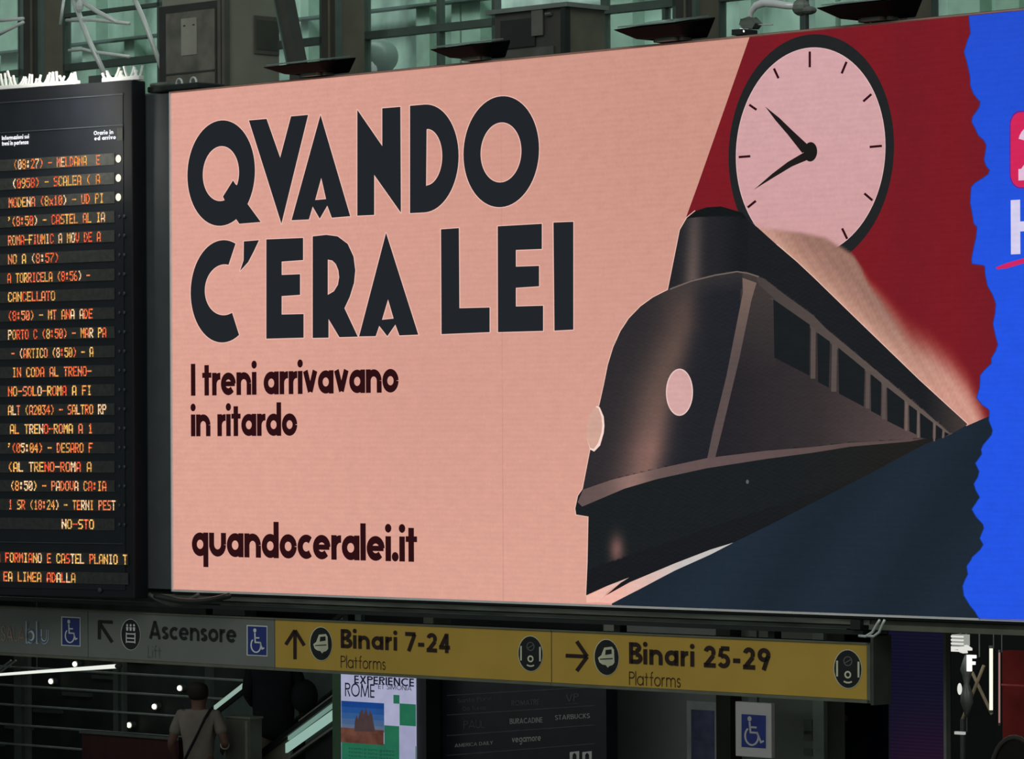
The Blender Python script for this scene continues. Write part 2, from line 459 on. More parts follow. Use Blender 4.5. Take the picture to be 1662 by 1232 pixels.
# ---- steam behind the roof of the train
Z4 = lambda x, y: (920 + x/3.08, 300 + y/3.08)
Z5 = lambda x, y: (920 + x/3.4225, 650 + y/3.4225)
Z6 = lambda x, y: (1200 + x/3.08, 350 + y/3.08)
Z7 = lambda x, y: (1250 + x/3.08, 640 + y/3.08)
ZB8 = lambda x, y: (1540 + x/3.52, 130 + y/3.52)
sm_up = [Z6(*p) for p in [(60,45),(160,66),(300,82),(430,108),(510,160),(570,200),(650,325),(750,415),(830,480),(950,545),(1060,640),(1140,740),(1200,860),(1260,1010)]]
sm_lo = [Z6(*p) for p in [(60,60),(300,285),(600,560),(900,850),(1135,1052),(1250,1002)]]
def y_on(line, x):
    for (x0, y0), (x1, y1) in zip(line, line[1:]):
        if x0 <= x <= x1: return y0 + (y1-y0) * (x-x0) / (x1-x0)
    return line[0][1] if x < line[0][0] else line[-1][1]
def smoke(x, y):
    yu, yl = y_on(sm_up, x), y_on(sm_lo, x)
    k_ = max(0, min(1, (x - 1390) / 90)); soft = 10 + k_ * 62
    yu -= soft * (.45 - .40 * k_)
    a = max(0, min(1, (y - yu) / soft)); a = a*a*(3-2*a)
    t = max(0, min(1, (yl - y) / 75.0))
    c = mixc((218, 168, 148), (176, 132, 116), t / .4) if t < .4 else mixc((176, 132, 116), (152, 113, 101), (t-.4)/.5)
    if x < 1290: c = mixc(c, (198, 150, 140), (1290 - x) / 90)
    if x > 1440: c = mixc(c, (206, 150, 134), (x - 1440) / 120)
    if a < 1 and x > 1400: c = mixc((170, 62, 56), c, a)
    n = sin(x*.9 + sin(y*.35)*2.0) * 3.5 + sin(x*.33 - y*.21) * 3 + sin(x*2.1 + y*.4) * 2
    return (c[0]+n, c[1]+n, c[2]+n, a)
sm_poly = [(p[0], p[1] - 24) for p in sm_up] + [Z6(1262, 1000)] + list(reversed(sm_lo))
paint('steam_cloud', [sm_poly], smoke, 9, 3.4)

# ---- the train
sil = [Z4(505,525), Z4(540,350), Z4(565,225), Z4(600,165), Z4(640,132), Z4(700,112), Z4(770,108), Z4(840,128), Z4(880,140), Z4(905,175), Z4(950,210), Z4(1050,300),
       Z4(1150,385), Z4(1232,462), Z6(600,532), Z6(900,822), Z6(1140,1042), Z7(980,155), Z7(905,200), Z7(770,252), Z7(430,432), Z7(0,652),
       Z5(925,790), Z5(600,905), Z5(350,1010), Z5(215,1085), Z5(300,1012), Z5(345,984), Z5(225,1030), Z5(107,1083), Z5(115,900), Z5(120,645),
       Z5(52,634), Z5(47,600), Z5(62,530), Z5(88,492), Z5(130,275), Z4(160,1110), Z4(165,1090), Z4(185,1000), Z4(205,900), Z4(232,812), Z4(268,732), Z4(310,668), Z4(368,608), Z4(430,563)]
halo = []
for seg in (sil[29:] + sil[:5], sil[11:17]): halo += outline(seg, 1.3, closed=False)
to = paint_many('train_outline', halo, (232, 188, 174), 10)
to['kind'] = 'stuff'
lip = [Z5(90,495), Z5(250,440), Z5(500,380), Z5(780,320), Z5(1100,280), Z5(1369,258), Z7(400,242), Z7(770,222)]
hood = [Z4(505,525), Z4(620,480), Z4(740,450), Z4(850,432), Z4(900,440), Z4(980,465), Z4(1080,540), Z4(1232,650), Z6(430,562), Z6(650,745), Z6(900,955), Z6(1055,1090)]
hl = [(472,1113,22,(74,63,61)), (527,1108,24,(86,70,65)), (576,1092,26,(94,76,70)), (625,1075,27,(99,79,72)), (690,1063,27,(114,88,81)), (730,1056,27,(132,99,91)), (775,1046,27,(126,96,89))]
def lerp_rows(y):
    if y <= hl[0][0]: return hl[0]
    for a, b in zip(hl, hl[1:]):
        if y <= b[0]:
            t = (y - a[0]) / (b[0] - a[0]); return (y, a[1]+(b[1]-a[1])*t, a[2]+(b[2]-a[2])*t, mixc(a[3], b[3], t))
    return hl[-1]
pill = [(451,1205),(508,1201),(612,1180),(700,1157),(745,1148)]
def pillar_x(y):
    if y < pill[0][0]: return 1206
    for a, b in zip(pill, pill[1:]):
        if y <= b[0]: return a[1] + (b[1]-a[1]) * (y-a[0]) / (b[0]-a[0])
    return 1148
def train(x, y):
    n = sin(x*1.7 + y*.9) * 1.2 + sin(x*.5 - y*1.3) * 1.2
    if y < y_on(hood, x) and x > 1078:           # funnel and roof
        c = (33, 34, 38)
        ridge = 342 + .0015 * (x - 1165) ** 2
        if y > ridge + 9 and x < 1215:
            g = math.exp(-((x - 1128 + (y-350)*.04) / 13.0) ** 2) * (0.6 + (y - 350) / 260.0)
            c = mixc((38, 38, 42), (96, 82, 78), g)
            c = mixc(c, (27, 29, 33), (x - 1160) / 40)
        elif y <= ridge + 9: c = (22, 25, 26)
        else: c = (29, 31, 35)
        if x > 1500 and y > 600: c = mixc(c, (70, 60, 56), (x - 1500) / 70)
    elif y > y_on(lip, x):                        # skirt under the lip
        c = (28, 32, 34)
        g = math.exp(-((x - 1001) / 11.0) ** 2 - ((y - 892) / 22.0) ** 2)
        if y < 921 - (x - 964) * .34: c = mixc(c, (128, 92, 87), g * .9)
        else: c = (26, 28, 31)
        if x > 1250: c = mixc(c, (33, 32, 31), (x-1250) / 200)
    elif x < pillar_x(y):                         # rounded nose
        _, cx, sg, cc = lerp_rows(y)
        dx = x - cx
        g = math.exp(-(dx / (sg * (1.55 if dx < 0 else .95))) ** 2)
        c = mixc((46, 43, 46) if dx < 0 else (35, 36, 42), cc, g)
        c = mixc(c, (62, 56, 55), max(0, 1 - (y - y_on(hood, x)) / 34.0) * .7) if dx > -40 else c
    else:                                         # long side
        c = mixc((38, 36, 40), (66, 56, 56), (x - 1180) / 260)
        c = mixc(c, (88, 72, 71), max(0, (x - 1330) / 170) * max(0, (y - 560) / 140))
        if x < 1260: c = mixc(c, (72, 63, 60), max(0, 1 - (y - 450) / 160.0) * .8)
    return (c[0]+n, c[1]+n, c[2]+n)
paint('train_body', [sil], train, 11, 3.0)
FR = (88, 77, 73)
# hood rim and fascia band
rim = [Z4(515,522), Z4(620,482), Z4(740,452), Z4(850,434), Z4(905,442), Z4(960,460)]
paint_many('train_hood_rim', strip([Vector(p) for p in rim], 2.2), (112, 98, 92), 12)
fasc = [Z4(945,458), Z4(985,468), Z4(1080,542), Z4(1232,652), Z6(430,562), Z6(650,745), Z6(900,957), Z6(1055,1090), Z6(1020,1080), Z6(880,978), Z6(640,785), Z6(430,618), Z6(320,535), Z6(150,412), Z4(1040,570), Z4(960,500)]
paint('train_window_band', [fasc], lambda x, y: mixc((73, 65, 63), (98, 86, 80), (x - 1230) / 300), 12, 14)
post = [Z4(878,465), Z4(948,490), Z4(922,580), Z4(862,870), Z4(775,1232), Z5(824,318), Z5(780,322), Z4(730,1232), Z4(797,960), Z4(860,640), Z4(880,540)]
paint('train_corner_post', [post], lambda x, y: mixc((120, 99, 90), (90, 77, 75), (y - 455) / 120), 13, 14)
low = [(1549, 715)]
lipc = lambda x, y: mixc((100, 82, 80), (150, 116, 107), math.exp(-((x - 1026) / 30.0) ** 2) * .9) if x < 1150 else mixc((98, 81, 80), (88, 73, 71), (x-1150) / 300)
lipp = lip[:-1] + [Z7(770,222), Z7(700,236), Z7(400,262), Z5(1369,290), Z5(1100,326), Z5(780,376), Z5(500,437), Z5(320,490), Z5(85,590), Z5(60,565)]
paint('train_lip', [lipp], lipc, 14, 12)
bars = [((370,560),(368,815),24),((476,640),(472,880),26),((643,775),(640,965),20),((724,840),(722,1018),18),((836,930),(834,1075),14),((895,975),(895,1110),10),((975,1035),(974,1128),8),((1021,1072),(1018,1112),8)]
for a, b, wd in bars:
    paint_many('train_window_bar', strip([Vector(Z6(*a)), Vector(Z6(*b))], wd/3.08), FR if a[0] < 830 else (108, 94, 88), 12)
wins = [[(170,418),(352,545),(350,800),(175,710)],[(390,585),(453,630),(447,860),(393,832)],[(495,660),(627,768),(622,955),(498,890)],[(657,792),(710,835),(707,1003),(658,977)],
        [(738,857),(825,925),(822,1068),(740,1027)],[(848,945),(888,975),(885,1095),(850,1078)],[(903,985),(968,1035),(966,1122),(905,1110)],[(983,1045),(1015,1070),(1012,1112),(982,1118)],[(1027,1080),(1048,1094),(1026,1106)]]
for wq in wins:
    paint_many('train_window', [[Z6(*p) for p in wq]], (27, 31, 34), 15)
hx, hy = Z4(563, 1037)
paint_many('headlamp_rim', [ell(hx, hy, 22, 38.3, n=40)], (232, 198, 192), 16)
paint_many('headlamp', [ell(hx, hy, 20.2, 36.3, n=40)], (212, 166, 163), 17)
paint_many('side_lamp', [[Z5(*p) for p in [(165,30),(183,38),(205,90),(209,140),(205,180),(185,250),(152,284),(128,272),(112,210),(110,150),(125,80)]]], (247, 214, 204), 16)
paint_many('side_lamp', [[Z5(*p) for p in [(160,36),(176,44),(193,90),(197,140),(192,182),(172,240),(148,270),(128,262),(112,208),(108,150),(125,80)]]], (208, 164, 148), 17)
# rails
paint('rail_glint', [[Z5(*p) for p in [(925,790),(800,828),(600,905),(350,1010),(215,1085),(180,1122),(250,1128),(400,1050),(600,945),(800,855)]]],
      lambda x, y: mixc((238, 180, 165), (196, 190, 186), (x - 1000) / 110), 18, 14)
paint('rail_glint', [[Z5(*p) for p in [(107,1088),(225,1030),(345,984),(300,1012),(225,1062),(185,1120),(110,1124)]]],
      lambda x, y: mixc((240, 182, 166), (214, 190, 182), (x - 965) / 60), 18, 14)
paint_many('skirt_rivet', [ell(*Z5(1003, 452), 2.4, 3.4, n=12)], (92, 94, 94), 18)

# ---- torn blue poster on the right
torn = [(1573, edge_top(1573)), Z3(1325,22), Z3(1332,95), Z3(1318,130), Z3(1303,180), Z3(1318,235), Z3(1330,290)] + [ZB8(*p) for p in
       [(125,30),(140,72),(160,100),(181,122),(178,150),(160,180),(137,212),(133,240),(150,270),(170,315),(200,340),(216,372),(210,420),(203,455),(215,490),(236,515),(225,540),(195,562),(150,590),(130,612),(124,700),(135,760),(145,820),(163,838),(158,900),(148,940),(132,1020),(135,1048),(190,1055),(207,1060),(210,1110)]] \
     + [Z6(*p) for p in [(1235,315),(1242,350),(1268,395),(1284,440),(1280,490),(1270,540),(1280,590),(1294,645),(1282,680),(1262,712),(1262,740),(1225,775),(1206,800),(1203,860),(1188,910),(1215,945),(1245,965)]] \
     + [Z7(*p) for p in [(1098,85),(1095,130),(1114,180),(1108,205),(1066,255),(1057,275),(1060,300),(1028,345),(1047,385),(1040,415),(1020,448),(1030,480),(1050,515),(1010,575),(1030,610),(1066,650),(1070,670),(1050,720),(1068,752),(1050,780),(1012,815),(1005,830),(984,860),(990,900),(975,930),(964,960),(970,1005),(1000,1055),(1025,1085),(1045,1110)]]
torn[-1] = (torn[-1][0], edge_bot(torn[-1][0]))
bluep = torn + [(1860, edge_bot(1860)), (1860, edge_top(1860))]
paint_many('torn_edge', outline(torn, 1.2, closed=False), (28, 60, 150), 19)
paint('blue_ground', [bluep], lambda x, y: mixc((36, 78, 205), (36, 84, 226), (y - 20) / 500), 20, 60)
def rrect(x0, y0, x1, y1, rx, ry):
    out = []
    for cx, cy, a in ((x1-rx, y0+ry, -90), (x1-rx, y1-ry, 0), (x0+rx, y1-ry, 90), (x0+rx, y0+ry, 180)):
        out += [(cx + rx*cos(radians(a+i*15)), cy + ry*sin(radians(a+i*15))) for i in range(7)]
    return out
paint_many('red_badge_rim', [rrect(1638.4, 179.5, 1742, 306, 17, 24)], (96, 40, 150), 21)
paint_many('red_badge', [rrect(1640.2, 182, 1740, 304, 16, 22)], (208, 40, 88), 22)
g = text_geo(FA, '2', .3, 1653, 293, 1702, 62, -.023)
screen.mesh('numeral', g, LED, colors=[(*lin((224, 190, 215)), 1)] * len(g[0]))
g = text_geo(FA, 'H', .26, 1640.8, 413, 1700, 62, -.023)
screen.mesh('letter', g, LED, colors=[(*lin((212, 206, 236)), 1)] * len(g[0]))
paint_many('swoosh', [[ZB8(*p) for p in [(268,1070),(330,1045),(429,1018),(600,975),(600,1000),(429,1046),(330,1076),(276,1082)]]], (205, 40, 100), 22)

# ---- big lettering
Q1 = lambda x, y: (280 + x/2.444, 130 + y/2.444)
def E1(cx, cy, rx, ry, a0=0, a1=360, n=64):
    x, y = Q1(cx, cy); return ell(x, y, rx/2.444, ry/2.444, a0, a1, n)
def q(*pts): return [Q1(*p) for p in pts]
letters = {
 'Q': ([E1(193,369,134,209), E1(192,371,72,109)], q((240,398),(250,414),(262,420),(298,492),(350,563),(265,570),(250,548),(238,545),(200,462))),
 'V': ([q((303,160),(373,154),(427,308),(470,144),(538,138),(432,570))], None),
 'A': ([q((587,138),(705,540),(632,546),(614,498),(584,550),(556,502),(541,553),(472,556)), q((590,388),(609,472),(566,476))], None),
 'N': ([q((733,118),(832,262),(832,112),(904,106),(906,526),(800,376),(800,535),(733,538))], None),
 'D': ([q((942,102)) + E1(1000,311,135,214,-90,90) + q((942,528)), q((1008,196)) + E1(1008,306,62,112,-88,88) + q((1006,420))], None),
 'O': ([E1(1304,284,150,220), E1(1303,287,81,119)], None),
 'C': ([E1(200,838,128,203,-67,-300) + E1(205,832,77,101,66-360,-77)[::1]], None),
 'apostrophe': ([q((283,640),(343,635),(322,680),(300,722),(268,757),(282,715))], None),
 'E': ([q((372,632),(518,626),(518,714),(433,720),(433,773),(506,770),(506,852),(433,857),(433,930),(520,928),(520,1022),(372,1026))], None),
 'R': ([q((556,620),(610,614),(655,620),(695,650),(718,700),(725,755),(720,805),(703,860),(682,905),(735,1018),(662,1020),(619,948),(619,1022),(556,1023)),
        q((616,712),(634,716),(648,730),(658,755),(661,782),(656,812),(640,838),(616,852))], None),
 'A2': ([q((847,606),(975,1010),(900,1013),(884,970),(852,1016),(820,975),(806,1016),(740,1017)), q((855,870),(877,946),(831,951))], None),
 'L': ([q((1065,592),(1136,587),(1138,905),(1258,902),(1258,1000),(1067,1008))], None),
 'E2': ([q((1290,580),(1465,570),(1465,670),(1362,674),(1362,740),(1454,737),(1454,818),(1362,824),(1362,898),(1470,895),(1470,995),(1291,1000))], None),
 'I': ([q((1511,565),(1590,562),(1590,990),(1515,994))], None),
}
ink = (34, 37, 41); halo = []
for k, (loops, extra) in letters.items():
    for lp in loops: halo += outline(lp, 1.35)
    if extra: halo += outline(extra, 1.2)
paint_many('letter_outline', halo, (238, 190, 178), 1, mat_=LEDFLAT)
for k, (loops, extra) in letters.items():
    paint('letter', loops, ink, 2, mat_=LEDFLAT)
    if extra: paint_many('letter_tail', [extra], ink, 3, mat_=LEDFLAT)
dk = (44, 16, 20)
for txt, x0, yb, x1, u in (('I treni arrivavano', 310, 642.5, 647, 36.5), ('in ritardo', 310, 708.3, 482.5, 35.5), ('quandoceralei.it', 311.5, 902.5, 677, 38.5)):
    text_letters(screen, 'letter', FA, txt, .305, x0, yb, x1, u, -.002, LEDFLAT, gap=.045, col=dk)
# slim bright edge trims of the cabinet
EDGE = mat('screen_edge_trim', (190, 180, 172), .4, k=3)
screen.mesh('edge_trim', box(SL-.012, SL, -.012, .012, ZB-.012, ZT+.01), EDGE)
screen.mesh('edge_trim', box(SL-.012, SR, -.012, .012, ZB-.014, ZB-.002), EDGE)
screen.mesh('edge_trim', box(SL-.012, SR, -.012, .012, ZT+.001, ZT+.010), mat('top_edge_trim', (130, 100, 90), .5))
pf = FA.P(233, 500, .02)
screen.mesh('side_filler', box(pf.x, SL-.014, .02, .22, ZB-.0, ZT+.005), DARKGREY, label='charcoal side filler of the screen')

# ------------------------------------------------------------------ the departure board
bt = FB.P(214, 129.5, -.12); bb = FB.P(214, 972, -.12)
SB0 = FB.P(-170, 500, -.12).x
board = Thing('departure_board', 'tall dark departure board with rows of orange dot-matrix text', 'board', FB, (bt.x, 0, bb.z))
NAVYBLK = mat('board_black', (13, 15, 20), .6, k=2.0)
board.mesh('housing', box(SB0, bt.x, -.12, .02, bb.z, bt.z), NAVYBLK, bevel=.008)
fr_in = mat('board_face', (16, 19, 25), .5, k=2.0)
i0 = FB.P(200, 150, -.12); i1 = FB.P(200, 958, -.12)
board.mesh('face_panel', box(SB0+.03, i0.x, -.125, -.121, i1.z, i0.z), fr_in)
LIP = mat('board_lip', (38, 42, 46), .4)
for yy in (152, 202, 882):
    a = FB.P(200, yy, -.13); board.mesh('lip', box(SB0+.03, a.x, -.132, -.125, a.z-.006, a.z), LIP)
PLATE = mat('row_plate', (37, 38, 37), .6, var=.2, scale=30)
rows = [(22, '(08:27) - MELDANA  E'), (20, '(0958) - SCALEA ( A'), (14, 'MODENA (8x10) - UD PI'), (12, "'(8:50) - CASTEL AL IA"), (13, 'ROMA-FIUMIC A MOV DE A'), (13, 'NO A (8:57)'),
        (12, 'A TORRICELA (8:56) -'), (13, 'CANCELLATO'), (13, '(8:50) - MT ANA ADE'), (13, 'PORTO C (8:50) - MAR PA'), (18, '- (ARTICO (8:50) - A'), (20, 'IN CODA AL TRENO-'), (13, 'NO-SOLO-ROMA A FI'),
        (13, 'ALT (A2034) - SALTRO RP'), (16, 'AL TRENO-ROMA A 1'), (12, "'(05:04) - DESARO F"), (13, '(AL TRENO-ROMA A'), (17, '(8:50) - PADOVA CA:IA'), (14, '1 SR (18:24) - TERNI PEST'), (100, 'NO-STO')]
ends = [162, 162, 168, 170, 163, 95, 146, 89, 150, 172, 151, 148, 148, 172, 150, 150, 148, 172, 187, 152]
FONT = dict(zip("ABCDEFGHIJKLMNOPQRSTUVWXYZ0123456789()-:' x",
 ["7E1111117E","7F49494936","3E41414122","7F4141221C","7F49494941","7F09090901","3E4149497A","7F0808087F","00417F4100","2040413F01","7F08142241","7F40404040","7F020C027F","7F0408107F","3E4141413E","7F09090906","3E4151215E","7F09192946","4649494931","01017F0101","3F4040403F","1F2040201F","3F4038403F","6314081463","0708700807","6151494543",
  "3E5149453E","00427F4000","4261514946","2141454B31","1814127F10","2745454539","3C4A494930","0171090503","3649494936","064949291E","001C224100","0041221C00","0808080808","0036360000","0005030000","0000000000","4428102844"]))
DOT = led_mat('dot_matrix', 1.45, grain=.03)
pal = [(238, 96, 52), (232, 70, 46), (236, 150, 70), (240, 190, 96), (246, 218, 176), (228, 120, 84), (205, 160, 80)]
def dots(fr, txt, x0, x1, yc, hpx, d, pal):
    V, Fc, cols = [], [], []
    a = fr.P(x0, yc, d); b = fr.P(x1, yc, d); t = fr.P(x0, yc - hpx/2, d); bt_ = fr.P(x0, yc + hpx/2, d)
    cw = (b.x - a.x) / (len(txt) * 6 - 1); rh = (t.z - bt_.z) / 7; z0 = t.z
    for i, ch in enumerate(txt):
        bits = FONT.get(ch, FONT[' ']); base = random.choice(pal)
        for c in range(5):
            col = int(bits[c*2:c*2+2], 16)
            for r in range(7):
                if col >> r & 1:
                    x = a.x + (i*6 + c) * cw; z = z0 - r * rh; n = len(V)
                    V += [(x, d, z-rh*.98), (x+cw*1.3, d, z-rh*.98), (x+cw*1.3, d, z), (x, d, z)]; Fc.append((n, n+1, n+2, n+3))
                    cc = mixc(base, random.choice(pal), random.random()*.6); k = random.uniform(.72, 1.05)
                    cols += [(*lin(tuple(min(255, v*k) for v in cc)), 1)] * 4
    return (V, Fc), cols
YC = [258 + 31.24*i for i in range(20)] + [908, 939.5]
rows += [(-14, 'LA FORMIANO E CASTEL PLANIO T'), (-10, '1 EA LINEA ADALLA')]; ends += [206, 122]
GLOW = emat('row_lamp', (255, 244, 215), 1.3)
def at_y(xr, yr, x):           # photo row of a level line through (xr, yr) on the board, at x
    z = FB.P(xr, yr, -.13).z
    lo, hi = yr - 60, yr + 60
    for _ in range(30):
        m_ = (lo + hi) / 2
        if FB.P(x, m_, -.13).z > z: lo = m_
        else: hi = m_
    return (lo + hi) / 2
for i, yc in enumerate(YC):
    xr = 186 if i < 20 else 208
    a = FB.P(xr, yc - 9.5, -.128); b = FB.P(xr, yc + 9.5, -.128)
    pl = board.mesh('row_plate', box(SB0+.05, a.x, -.130, -.125, b.z, a.z), PLATE)
    x0, txt = rows[i]; x1 = ends[i]
    g, cl = dots(FB, txt, x0, x1, at_y(185, yc, x0), 15.8, -.134, pal)
    board.mesh('dot_text', g, DOT, colors=cl, parent=pl, kind='stuff')
    if i < 3:
        c = FB.P(192, at_y(185, yc, 192), -.134)
        board.mesh('row_lamp', ball(c, .024, .006, .026), GLOW)
    elif i < 20:
        for xx in (193.5, 201.5):
            c = FB.P(xx, at_y(185, yc, xx), -.13); board.mesh('row_lamp', ball(c, .011, .004, .013, 8, 4), LIP)
HEAD = emat('header_text', (240, 242, 250), 1.25)
for x0, x1, y, t in ((3, 47, 227.5, 'Informazioni sui'), (3, 46, 236.5, 'treni in partenza'), (152, 184, 219.5, 'Orario in'), (153, 188, 228, 'ed arrivo')):
    board.mesh('header_text', text_geo(FB, t, .34, x0, y, x1, 4.8, -.13), HEAD, kind='stuff')
a = FB.P(190, 208, -.13); b = FB.P(199, 228, -.13)
board.mesh('header_icon', box(a.x, b.x, -.13, -.125, b.z, a.z), PLATE)
c = FB.P(162, 958, -.13); board.mesh('sensor', ball(c, .018, .01, .018, 8, 5), LIP)
# hangers of the board up to the steelwork (out of view) and link to the screen

# bird spikes on top of the board
SPK = mat('spike_steel', (240, 236, 218), .3, .0, k=1.3); SPB = mat('spike_base', (240, 238, 225), .4, k=1.3)
lightc = (1.0, .96, .84)
for k, (xa, xb, n, lab) in enumerate(((2, 126, 24, 'long strip of white bird spikes on top of the departure board, left of the gap'), (168, 229, 12, 'short strip of white bird spikes on the right end of the departure board'))):
    a = FB.P(xa, 140, -.08); b = FB.P(xb, 140, -.08); zt_ = bt.z + .001
    sp = Thing('bird_spikes', lab, 'bird spikes', FB, (a.x, -.08, zt_), group='bird spikes on the departure board')
    sp.mesh('base_strip', box(a.x, b.x, -.10, -.05, zt_, zt_+.028), SPB, bevel=.004)
    rnd = random.Random(k+3)
    for i in range(n):
        x = a.x + (b.x-a.x) * (i+.5) / n; lean = rnd.uniform(-.05, .05); hh = rnd.uniform(.07, .12) * (1.15 if xa < 50 and i < 5 else .85)
        sp.mesh('spike', tube([(x, -.075, zt_+.02), (x+lean*.6, -.075, zt_+hh*.6), (x+lean, -.075, zt_+hh)], .0095, 5), SPK)
p = FB.P(212, 133, -.1)
lt = bpy.data.lights.new('spike_strip_light', 'AREA'); lt.shape = 'RECTANGLE'; lt.size = 1.6; lt.size_y = .06; lt.energy = 14; lt.color = lightc
lo = bpy.data.objects.new('spike_strip_light', lt); COL.objects.link(lo)
pw = FB.world(FB.P(100, 95, -.45)); lo.location = pw
tg = FB.world(Vector((FB.P(100, 140, -.08).x, -.08, bt.z+.04)))
lo.rotation_euler = (tg - pw).to_track_quat('-Z', 'X').to_euler(); 

# ------------------------------------------------------------------ steel beam under the screen
zs_t = FA.P(895, 1022, .05).z; zs_b = FA.P(895, 1113, .05).z
s_l = FA.P(-120, 1000, .05).x; s_e = FA.P(1441, 1050, .19).x
beam = Thing('support_beam', 'long weathered steel beam running under the LED screen above the signs', 'beam', FA, (SL, .1, zs_t))
zb0 = ZB - .035
s_b = SL - .25
beam.mesh('top_flange', box(s_b, s_e+.0, .03, .30, zb0-.03, zb0), GALV)
beam.mesh('web', box(s_b, s_e, .10, .14, zs_t+.075, zb0-.03), mat('beam_web', (50, 52, 49), .7, k=4.2, var=.35, scale=7, stretch=(.4, 1, 5)))
beam.mesh('rail', tube([(s_b, .07, zs_t+.085), (s_e-.15, .07, zs_t+.085)], .012), GALV)
beam.mesh('rail', tube([(SL+.4, .07, zb0-.06), (s_e-.2, .07, zb0-.06)], .007), GALV)
beam.mesh('bottom_flange', box(s_l, s_e-.05, .03, .12, zs_t+.045, zs_t+.07), BLACKMETAL)
for px in (620, 900, 1170, 1330):
    s = FA.P(px, 1000, .1).x
    beam.mesh('stiffener', box(s, s+.06, .07, .10, zs_t+.075, zb0-.03), mat('stiffener_grey', (78, 82, 76), .6))
for px in (330, 560, 1000, 1250):
    s = FA.P(px, 1000, .1).x
    beam.mesh('hanger', box(s, s+.05, .08, .14, zs_t, zs_t+.05), BLACKMETAL)
fas = Thing('fascia_panel', 'olive grey fascia strip under the blue corner of the screen', 'panel', FA, (s_e, .1, ZB-.2))
fb_ = FA.P(1600, 1029, .04)
fas.mesh('panel', box(s_e+.004, SR, .04, .28, fb_.z, ZB-.036), mat('fascia_olive', (54, 55, 48), .6, var=.2))
fas.mesh('lip', box(s_e+.004, SR, .02, .04, fb_.z, fb_.z+.03), mat('fascia_lip', (70, 72, 62), .6))
br = Thing('cable_bracket', 'pair of bent grey cable hooks at the right end of the beam', 'bracket', FA, FA.P(1410, 1030, 0))
for k in (0, 1):
    pts = [FA.P(1397+k*13-3, 1032, -.03), FA.P(1408+k*13-3, 1033, -.03), FA.P(1416+k*11, 1026, -.03), FA.P(1424+k*9, 1012, -.03), FA.P(1428+k*8, 1006, -.03)]
    br.mesh('hook', tube(pts, .008, 8), PALEMETAL, smooth=True)
br.mesh('clip', box(*(lambda a, b: (a.x, b.x, .0, .05, b.z, a.z))(FA.P(1380, 1006, .0), FA.P(1396, 1022, .0))), BLACKMETAL)
cb = Thing('cable_loop', 'dark looped cable hanging under the left corner of the pink screen', 'cable', FA, FA.P(280, 965, .0))
for k, (x0, x1, dy) in enumerate(((243, 322, 19), (252, 372, 11))):
    pts = [FA.P(x0 + (x1-x0)*t/14, 965 + dy*.85*sin(pi*t/14) + 2*k, -.05 - .04*k) for t in range(15)]
    cb.mesh('cable', tube(pts, .014 if k == 0 else .02, 8), mat('cable_rubber', (60, 62, 60) if k == 0 else (24, 25, 25), .35), smooth=True)

# ------------------------------------------------------------------ wayfinding signs
YEL = mat('sign_yellow', (140, 112, 46), .55, var=.05, scale=3); GREY = mat('sign_grey', (82, 84, 82), .5, var=.05, scale=3)
TRIM = mat('sign_frame', (72, 73, 62), .5); BLK = mat('sign_black', (24, 24, 26), .6, k=2); BRN = mat('sign_brown_black', (42, 26, 20), .6, k=1.6)
LT = mat('sign_pale', (168, 174, 184), .5); BLUE = mat('sign_blue', (28, 38, 92), .5); SEAM = mat('sign_seam', (60, 52, 28), .6)
YLT = mat('sign_pale_on_yellow', (150, 148, 128), .5); ORG = mat('sign_orange_outline', (150, 112, 92), .5)
PAIR = mat('sign_light_text', (66, 66, 64), .6)
D0 = .05
def fp(th, name, polys, m_, lay=1, label=None, parent=None):
    th.mesh(name, flat_polys(FA, polys, D0 - .002*lay), m_, parent=parent, label=label)
def sl(cx, cy, pts):      # points relative to a centre, following the level lines of the sign
    k = scr_slope(cx, cy); return [(cx + x, cy + y + k*x) for x, y in pts]
def st(cx, cy, pts, w): return strip([Vector(p) for p in sl(cx, cy, pts)], w)
def sign(x0, x1, label, color, right_end=False):
    a = FA.P(x0, 1050, D0); b = FA.P(x1, 1050, D0)
    th = Thing('wayfinding_sign', label, 'sign', FA, ((a.x+b.x)/2, D0, zs_b), group=None)
    th.mesh('light_box', box(a.x+.003, b.x-.003, D0+.004, D0+.14, zs_b+.003, zs_t-.003), TRIM)
    e = .02
    th.mesh('face', box(a.x+(.004), b.x-(e*1.3 if right_end else .004), D0, D0+.0035, zs_b+e, zs_t-e*.6), color)
    th.mesh('frame_rail', box(a.x+.002, b.x-.002, D0-.006, D0+.02, zs_b, zs_b+e*.9), TRIM)
    th.mesh('frame_rail', box(a.x+.002, b.x-.002, D0-.006, D0+.02, zs_t-e*.5, zs_t), TRIM)
    if right_end: th.mesh('frame_stile', box(b.x-e*1.2, b.x, D0-.006, D0+.14, zs_b, zs_t), TRIM)
    return th
